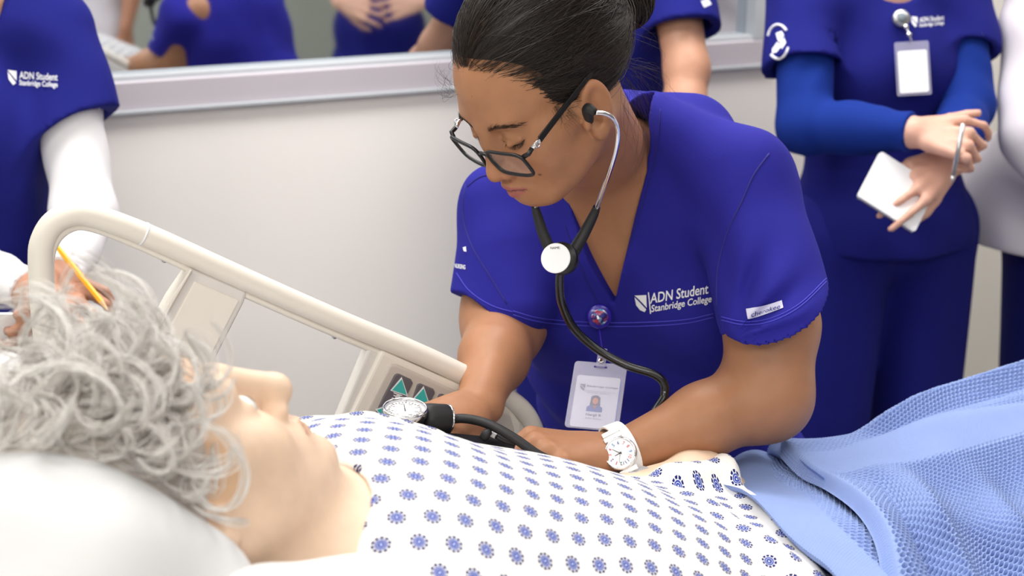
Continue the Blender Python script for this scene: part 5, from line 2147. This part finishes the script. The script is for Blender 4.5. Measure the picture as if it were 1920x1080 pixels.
def build_person(label, P, tm, pm, skin, um=None, hairc=(34, 27, 24), coat=False, h=.0046, group=None, hem=None, foot=None):
    """P: joints in room coordinates: neck, sl, sr (shoulders), hip, el/er elbows, wl/wr wrists, fl/fr hand directions, bl/br backs of the hands"""
    root = empty('person', np.array([P['hip'][0], P['hip'][1], 0.0]), label, 'person', group)
    sl, sr, hip = P['sl'], P['sr'], P['hip']
    mid = (sl + sr) / 2
    up = nrm(mid - hip)
    lat = sl - sr
    sw = np.linalg.norm(lat)
    lat = nrm(lat - up * (lat @ up))
    fr = np.cross(lat, up)
    # person's left is lat, so forward = lat x up
    M3 = np.stack([lat, fr, up], 1)
    tl = np.linalg.norm(mid - hip)

    def trunk(S, g):
        S.cone(sr * .86 + sl * .14, sl * .86 + sr * .14, .062 + g, .062 + g, .04)
        S.ell(mid - up * tl * .28, (sw * .44 + g, .092 + g, tl * .30 + g), .05, M=M3)
        S.ell(mid - up * tl * .30 + fr * .035, (sw * .36 + g, .078 + g, tl * .20 + g), .05, M=M3)
        S.ell(mid - up * tl * .62, (sw * .39 + g, .092 + g, tl * .32 + g), .05, M=M3)
        S.ell(hip, (sw * .46 + g, .108 + g, tl * .26 + g), .05, M=M3)
    B = SDF()
    hd = P.get('head', mid + up * .255 + fr * .03)
    HF = P.get('look', fr * .9 - up * .25)
    HR_ = frame_from(HF, up)
    add_head(B, hd, HR_, 1.0)
    B.cone(hd - HR_[:, 2] * .05 - HR_[:, 1] * .01, mid + up * .02, .050, .058, .03)
    trunk(B, -.012)
    arms = (('l', sl), ('r', sr))
    for s_, sh_ in arms:
        el_, w_ = P['e' + s_], P['w' + s_]
        B.chain([sh_, el_], [.046, .038], .02)
        B.cone(el_, el_ * .6 + w_ * .4, .038, .036, .02)
        B.cone(el_ * .6 + w_ * .4, w_, .036, .025, .02)
        fw, bk = P['f' + s_], P['b' + s_]
        sd = P.get('s' + s_, 1)
        add_hand(B, w_ + nrm(fw) * .012, fw, bk, sd, P.get('c' + s_, [[.5, .6, .4]] * 4), P.get('t' + s_, (.5, .35, .25, .3)), s=P.get('hs', .95))
    allp = [hd - .14, hd + .15, sl, sr, hip, P['el'], P['er'], P['wl'] + nrm(P['fl']) * .2, P['wr'] + nrm(P['fr']) * .2, P['wl'], P['wr']]
    V, Q = surface(B, *bounds(allp, .10), h)
    col_ = head_color(V, hd, HR_, 1.0, skin, tuple(x * .8 for x in skin), skin)
    link('body', mesh_np('body', V, Q, col=col_), root, M_skin)
    # hair as a cap with a gathered knot
    S = SDF()
    S.ell(hd + HR_ @ np.array([0, -.016, .05]), (.083, .104, .093), .01, M=HR_)
    S.custom(lambda p: np.interp(((p - hd) @ HR_)[:, 1], [-.1, -.03, .0, .03, .08], [-.07, -.04, .0, .03, .075]) - ((p - hd) @ HR_)[:, 2], .012, 'i')
    S.ell(hd + HR_ @ np.array([0, -.13, .04]), (.035, .035, .035), .01)
    V, Q = surface(S, hd - .2, hd + .2, .008)
    link('hair', mesh_np('hair', V, Q), root, mat('hair_colour', srgb(*hairc), .45, .3, 60))
    # top
    S = SDF()
    trunk(S, .012)
    g = .020
    hemz = hem if hem is not None else hip[2] - .10
    S.cone(hip, np.array([hip[0], hip[1], hemz - .05]), .10, .10, .06)
    S.ell(np.array([hip[0], hip[1], hemz + .03]), (sw * .50 + g * .6, .122 + g, .16), .05, M=np.stack([lat, nrm(np.cross(lat, ZUP)), ZUP], 1))
    if P.get('flare'):
        S.ell(np.array([hip[0], hip[1], hemz + .02]), (sw * .5 + P['flare'], .14 + P['flare'], .22), .08, M=np.stack([lat, nrm(np.cross(lat, ZUP)), ZUP], 1))
    cuts = []
    for s_, sh_ in arms:
        el_, w_ = P['e' + s_], P['w' + s_]
        ln = P.get('sleeve', .62) if not coat else 1.0
        end = sh_ + (el_ - sh_) * ln
        a_ = nrm(el_ - sh_)
        if coat:
            S.cone(sh_, end + a_ * .06, .058, .062, .025)
        else:
            hn = P.get('hn' + s_, a_)
            add_sleeve(S, sh_, end + a_ * .09, .060, P.get('sw_', .066) + .006, end, hn, end - a_ * .04, end + a_ * .10, .050, P.get('sw_', .066) - .006, .03)
        if coat:
            S.chain([el_, w_], [.056, .046], .03)
        cuts.append((end, a_, sh_, el_))

    def folds(p):
        q_ = (p - mid) @ M3
        return -(.0030 * np.sin(q_[:, 2] * 34 + q_[:, 0] * 30 + vnoise(p, 10, 3) * 2.4) + .0030 * vnoise(p, 26, 5) + .0035 * np.sin(q_[:, 0] * 44 + vnoise(p, 7, 2) * 2) * np.clip(-q_[:, 2] * 3 - .3, 0, 1))
    S.custom(folds, 0, 'w')
    S.custom(lambda p: hemz - p[:, 2], 0.004, 'i')
    # neck opening
    S.cone(mid + up * .04 + fr * .05, mid + up * .16 + fr * .08, .055, .10, .01, 's')
    S.cone(mid + up * .05, mid + up * .2, .066, .075, .01, 's')
    V, Q = surface(S, *bounds([sl, sr, P['el'], P['er'], hip, np.array([hip[0], hip[1], hemz])] + ([P['wl'], P['wr']] if coat else []), .16 + (P.get('flare') or 0)), h + .0008)
    top_ = link('lab_coat' if coat else 'scrub_top', mesh_np('top', V, Q), root, tm)
    tb = bvh_of(V, Q)
    ub = None
    if um is not None:
        for s_, sh_ in arms:
            el_, w_ = P['e' + s_], P['w' + s_]
            S = SDF()
            S.chain([sh_ * .7 + el_ * .3, el_, el_ * .5 + w_ * .5, w_], [.050, .046, .041, .031], .02)
            a_ = nrm(w_ - el_)
            S.custom(lambda p: (p - (w_ - a_ * .004).astype(np.float32)) @ a_.astype(np.float32), 0, 'i')
            S.custom(lambda p: -(.0016 * np.sin((p - el_) @ a_ * 110 + vnoise(p, 20, 4) * 2)), 0, 'w')
            V, Q = surface(S, *bounds([sh_, el_, w_], .08), .0045)
            link('undershirt_sleeve', mesh_np('undershirt_sleeve', V, Q), root, um)
    # trousers and shoes
    S = SDF()
    hb = np.array([hip[0], hip[1], min(hip[2], hemz + .08)])
    lat2 = nrm(np.array([lat[0], lat[1], 0]))
    fr2 = nrm(np.cross(lat2, ZUP))
    S.cone(hb - lat2 * .07, hb + lat2 * .07, .105, .105, .04)
    fx = foot or 0.0
    for sg in (-1, 1):
        k_ = np.array([hip[0], hip[1], .48]) + lat2 * (.085 + fx * .5) * sg + fr2 * .02
        f_ = np.array([hip[0], hip[1], .04]) + lat2 * (.09 + fx) * sg
        S.chain([hb + lat2 * .085 * sg, k_, f_], [.098, .078, .082], .02)
    S.custom(lambda p: -(.003 * np.sin(p @ lat2 * 60 + vnoise(p, 6, 3) * 2)), 0, 'w')
    S.custom(lambda p: .03 - p[:, 2], .0, 'i')
    V, Q = surface(S, *bounds([hb, np.array([hip[0], hip[1], 0])], .24), .010)
    link('trousers', mesh_np('trousers', V, Q), root, pm)
    for sg in (-1, 1):
        S = SDF()
        f_ = np.array([hip[0], hip[1], .042]) + lat2 * (.09 + fx) * sg - fr2 * .03
        S.cone(f_, f_ + fr2 * .17 - ZUP * .008, .042, .036, .02)
        S.custom(lambda p: .002 - p[:, 2], 0, 'i')
        V, Q = surface(S, f_ - .26, f_ + .26, .009)
        link('shoe', mesh_np('shoe', V, Q), root, M_shoe)
    return root, top_, tb


# ---- student at the left, white sleeves, pencil
Pl = dict(sl=W(108, 62, 2.16), sr=W(-235, 40, 2.10), hip=W(-40, 640, 2.28),
          el=W(158, 395, 2.16), er=W(-290, 380, 2.10), wl=W(112, 520, 1.99), wr=W(52, 545, 1.98),
          fl=W(70, 590, 1.94) - W(118, 520, 1.99), bl=-AX_F * .8 + AX_R * .6,
          fr=W(185, 560, 1.94) - W(60, 545, 1.98), br=AX_U * .9 - AX_F * .4,
          cl=[[.9, 1.2, .7]] * 4, cr=[[.35, .9, .5], [.5, 1.0, .6], [.7, 1.1, .6], [.8, 1.1, .6]], sleeve=.54, sw_=.076, hs=.85,
          hnl=AX_R * .50 - AX_U * .86)
a_, topl, tbl = build_person('student at left with white sleeves and a pencil behind the bed rail', Pl, M_scrub_d, M_scrub_d, srgb(176, 128, 104), M_under, hem=.62)


def logo_on(bvh, top_, x0, y0, ex, ey, sc, off=.0012):
    text_on(on_top(bvh, (x0 + 21 * sc, y0), (ex[0], ex[1]), ey, off), 'ADN Student', 1, 1, .015).build('embroidered_lettering', M_embr, top_)
    text_on(on_top(bvh, (x0 + 21 * sc - ey[0] * .9, y0 - ey[1] * .95), (ex[0], ex[1]), (ey[0] * .75, ey[1] * .75), off), 'Stanbridge College', 1, 1, .015).build('embroidered_lettering', M_embr, top_)
    flat_on(bvh, [(x0, y0 - 15 * sc), (x0 + 16 * sc, y0 - 13 * sc), (x0 + 16 * sc, y0 + 4 * sc)], 'embroidered_shield', M_embr, top_, off)
    flat_on(bvh, [(x0, y0 - 12 * sc), (x0 + 15 * sc, y0 + 8 * sc), (x0 + 10 * sc, y0 + 12 * sc), (x0 + 2 * sc, y0 + 2 * sc)], 'embroidered_shield', M_embr, top_, off)


logo_on(tbl, topl, 14, 147, (72, 4), (0, -13), 1.05)
flat_on(tbl, [(180, 206), (186, 201), (192, 208), (188, 222), (184, 220)], 'sleeve_tag', M_embr, topl)
# pencil and paper
M_yel = mat('yellow_pencil_paint', srgb(238, 170, 30), .35, .03)
M_wood = mat('pencil_wood', srgb(220, 180, 130), .6, .05)
pen = empty('pencil', W(150, 520, 1.94), 'yellow pencil held by the student at left', 'pencil')
a0, a1 = W(101, 455, 1.965), W(190, 566, 1.935)
MB().tube([a0, a1], .0042, 6).build('pencil_shaft', M_yel, pen)
MB().tube([a1, a1 + nrm(a1 - a0) * .016], [.0042, .0008], 6).build('pencil_tip', M_wood, pen)
pp = MB()
c0 = W(10, 640, 1.96)
pu, pv_ = nrm(AX_R + AX_F * .1), nrm(AX_U * .75 - AX_F * .6)
pp.box(c0, pu, pv_, np.cross(pu, pv_), .045, .05, .0015)
tag(pp.build('paper_pad', M_paper), 'white paper held low by the student behind the rail', 'paper')

# ---- student at the right, arms folded over a notepad
Pr = dict(sl=W(1790, -10, 2.52), sr=W(1502, -8, 2.44), hip=W(1652, 430, 2.60),
          er=W(1512, 236, 2.38), wr=W(1712, 248, 2.26), el=W(1812, 195, 2.46), wl=W(1785, 300, 2.30),
          fr=W(1800, 262, 2.235) - W(1715, 250, 2.26), br=-AX_F * .85 + AX_U * .45,
          fl=W(1668, 358, 2.225) - W(1770, 296, 2.27), bl=-AX_F * .95 + AX_U * .2,
          cr=[[.35, .8, .4], [.9, 1.3, .8], [1.1, 1.3, .8], [1.2, 1.3, .8]], tr=(.35, .0, .1, .1),
          cl=[[.25, .25, .15], [.22, .25, .15], [.28, .3, .15], [.4, .4, .2]], sleeve=.56, sw_=.066, hs=.80)
_, topr, tbr = build_person('student with badge holding a notepad at right, arms in front', Pr, M_scrub_d, M_scrub_d, srgb(214, 166, 146), M_under_b, hem=W(1650, 478, 2.5)[2], foot=.02)
logo_on(tbr, topr, 1708, 42, (46, -5), (0, -9), .75)
# round sleeve emblem
for pl_ in ([(1455, 62), (1466, 58), (1470, 66), (1462, 80), (1458, 74)], [(1448, 92), (1458, 78), (1464, 88), (1456, 98), (1448, 100)], [(1462, 82), (1470, 70), (1474, 80), (1466, 92)]):
    flat_on(tbr, pl_, 'sleeve_emblem', M_embr, topr)
for a0, a1 in ((200, 320), (20, 130)):
    pts = []
    for a in np.linspace(math.radians(a0), math.radians(a1), 14):
        p, _ = hit(tbr, 1459 + 20 * math.cos(a), 78 + 32 * math.sin(a), .001)
        if p is not None: pts.append(p)
    if len(pts) > 3:
        MB().tube(np.array(pts), .0022, 5).build('sleeve_emblem', M_embr, topr)
flat_on(tbr, [(1822, 78), (1840, 60), (1844, 66), (1826, 86)], 'sleeve_tag', M_embr, topr)
# notepad
npd = empty('notepad', W(1690, 355, 2.25), 'small white spiral notepad under the fingers of the right student', 'notepad')
n0, n1, n2, n3 = W(1664, 284, 2.255), W(1770, 352, 2.262), W(1716, 428, 2.235), W(1606, 358, 2.228)
nu_ = nrm(n1 - n0)
nv_ = nrm((n3 - n0) - nu_ * ((n3 - n0) @ nu_))
nw_ = np.cross(nu_, nv_)
if nw_ @ AX_F < 0: nw_ = -nw_
ncen = (n0 + n1 + n2 + n3) / 4 + nw_ * .010
hw_, hh_ = np.linalg.norm(n1 - n0) / 2, np.linalg.norm(n3 - n0) / 2
pad = MB().prism(rrect(hw_, hh_, .005), ncen, nu_, nv_, nw_, .0, .006).build('pages', M_paper, npd)
for i in range(22):
    c_ = ncen + nv_ * (hh_ - .001) + nu_ * (-hw_ + .004 + i * (2 * hw_ - .008) / 21) + nw_ * .003
    MB().tube([c_ + (nv_ * math.cos(a) + nw_ * math.sin(a)) * .0042 for a in np.linspace(0, 6.28, 9)], .0006, 4).build('spiral_ring', M_chrome, npd, smooth=True)
MB().prism(rrect(hw_, hh_, .005), ncen, nu_, nv_, nw_, .006, .0072).build('back_cover', M_grey, npd)
pn = empty('pen', W(1795, 280, 2.2), 'silver pen gripped by the right student', 'pen')
b0, b1 = W(1806, 232, 2.19), W(1787, 330, 2.205)
MB().tube([b0, b1], .0038, 10).build('pen_barrel', M_steel, pn, smooth=True)
MB().tube([b1, b1 + nrm(b1 - b0) * .012], [.0038, .0008], 10).build('pen_tip', M_steel, pn, smooth=True)
# student's badge
sb = empty('id_badge', W(1706, 125, 2.38), 'blank white badge on a silver reel worn by the right student', 'badge')
pr_, nr_ = hit(tbr, 1688, 36, .010)
rz = nrm(-AX_F)
rx, ry = AX_R, AX_U
reel2 = MB().lathe([(.012, -.006), (.0145, -.003), (.0148, .003), (.013, .006), (.002, .0065)], pr_, rx, ry, rz, 30).build('reel', M_steel, sb, smooth=True)
MB().lathe([(.008, .0064), (.008, .0072), (.001, .0074)], pr_, rx, ry, rz, 24).build('reel_disc', M_grey, reel2, smooth=True)
pb2, nb2 = hit(tbr, 1710, 128, .012)
s_b = nrm(AX_R * .995 - AX_U * -.05)
cw2, ch2 = rp(32, 2.4), rp(50, 2.4)
bxx = nrm(AX_R + AX_U * .06); byy = nrm(np.cross(rz, bxx))
MB().prism(rrect(cw2, ch2, .003), pb2, bxx, byy, rz, 0, .001).build('holder', M_clear, sb)
MB().prism(rrect(cw2 * .84, ch2 * .78, .003), pb2 - byy * ch2 * .12, bxx, byy, rz, .001, .0018).build('card', M_paper, sb)
for k_, (x_, y_) in enumerate(((1697, 52), (1703, 66))):
    p_, _ = hit(tbr, x_, y_, .012)
    MB().lathe([(.004, -.003), (.0045, 0), (.004, .003)], p_, rx, ry, rz, 14).build('clip_bead', M_chrome, sb, smooth=True)
p_, _ = hit(tbr, 1704, 76, .012)
MB().tube(catmull([pr_ - ry * .012, hit(tbr, 1697, 52, .011)[0], hit(tbr, 1703, 66, .011)[0], pb2 + byy * ch2], 10), .002, 8).build('cord', M_chrome, sb, smooth=True)

# ---- student half hidden behind the leaning woman
Pm = dict(sl=W(1252, -95, 2.56), sr=W(1030, -100, 2.68), hip=W(1130, 380, 2.72),
          el=W(1288, 130, 2.50), er=W(1010, 160, 2.6), wl=W(1278, 300, 2.45), wr=W(1070, 310, 2.48),
          fl=-ZUP + AX_R * -.1, bl=AX_R, fr=AX_R + ZUP * -.2, br=-AX_F + AX_U * .3, sleeve=.70, sw_=.072)
_, topm, tbm = build_person('student in blue scrubs half hidden behind the leaning woman', Pm, M_scrub_d, M_scrub_d, srgb(186, 138, 112), None, hem=.70)
flat_on(tbm, [(1314, 2), (1328, -2), (1334, 8), (1320, 14)], 'sleeve_tag', M_embr, topm)

# ---- person in a white coat at the right edge
Pc = dict(sl=W(2200, -70, 2.66), sr=W(1945, -60, 2.52), hip=W(2045, 430, 2.74),
          er=W(1945, 190, 2.46), wr=W(1990, 360, 2.42), el=W(2210, 190, 2.58), wl=W(2160, 340, 2.44),
          fl=-ZUP, bl=-AX_F, fr=AX_R - ZUP, br=-AX_F, flare=.10)
build_person('person in a white lab coat cut off by the right edge', Pc, M_coat, M_navyp, srgb(214, 170, 150), None, coat=True, hem=W(1870, 472, 2.6)[2], h=.006)


# ---- people seen only in the mirrored window, standing on the near side of the bed
def mir(p):
    d = (p - WORG) @ WN
    return p - 2 * d * WN


mv = lambda px, py, d: mir(W(px, py, d))
md = lambda v: v - 2 * (v @ WN) * WN
dv = 5.15
Pa = dict(sr=mv(812, -235, dv), sl=mv(630, -235, dv), hip=mv(722, 60, dv + .12),
          er=mv(838, -100, dv), wr=mv(800, 8, dv - .18), el=mv(606, -90, dv), wl=mv(648, 8, dv - .18),
          fl=md(W(720, 22, dv - .2) - W(648, 8, dv - .18)), bl=md(-AX_F), fr=md(W(720, 18, dv - .2) - W(800, 8, dv - .18)), br=md(-AX_F), sleeve=.55)
if np.cross(Pa['sl'] - Pa['sr'], ZUP) @ (mir(CAM) - Pa['hip']) < 0:
    for k_ in ('s', 'e', 'w', 'f', 'b'):
        Pa[k_ + 'l'], Pa[k_ + 'r'] = Pa[k_ + 'r'], Pa[k_ + 'l']
_, _, _ = build_person('student in blue scrubs with clasped hands seen only in the mirrored window', Pa, M_scrub_d, M_scrub_d, srgb(220, 172, 146), None, hem=.72, h=.007)

db = 5.6
Pb = dict(sr=mv(252, -215, db), sl=mv(90, -215, db), hip=mv(172, 70, db + .1),
          er=mv(262, -60, db), wr=mv(240, 60, db - .05), el=mv(70, -60, db), wl=mv(95, 60, db - .05),
          fl=-ZUP, bl=md(-AX_R), fr=-ZUP, br=md(AX_R), sleeve=.85)
if np.cross(Pb['sl'] - Pb['sr'], ZUP) @ (mir(CAM) - Pb['hip']) < 0:
    for k_ in ('s', 'e', 'w', 'f', 'b'):
        Pb[k_ + 'l'], Pb[k_ + 'r'] = Pb[k_ + 'r'], Pb[k_ + 'l']
build_person('person in a white tunic seen only at the left of the mirrored window', Pb, M_coat, M_scrub_d, srgb(178, 122, 92), None, hem=.60, h=.008)
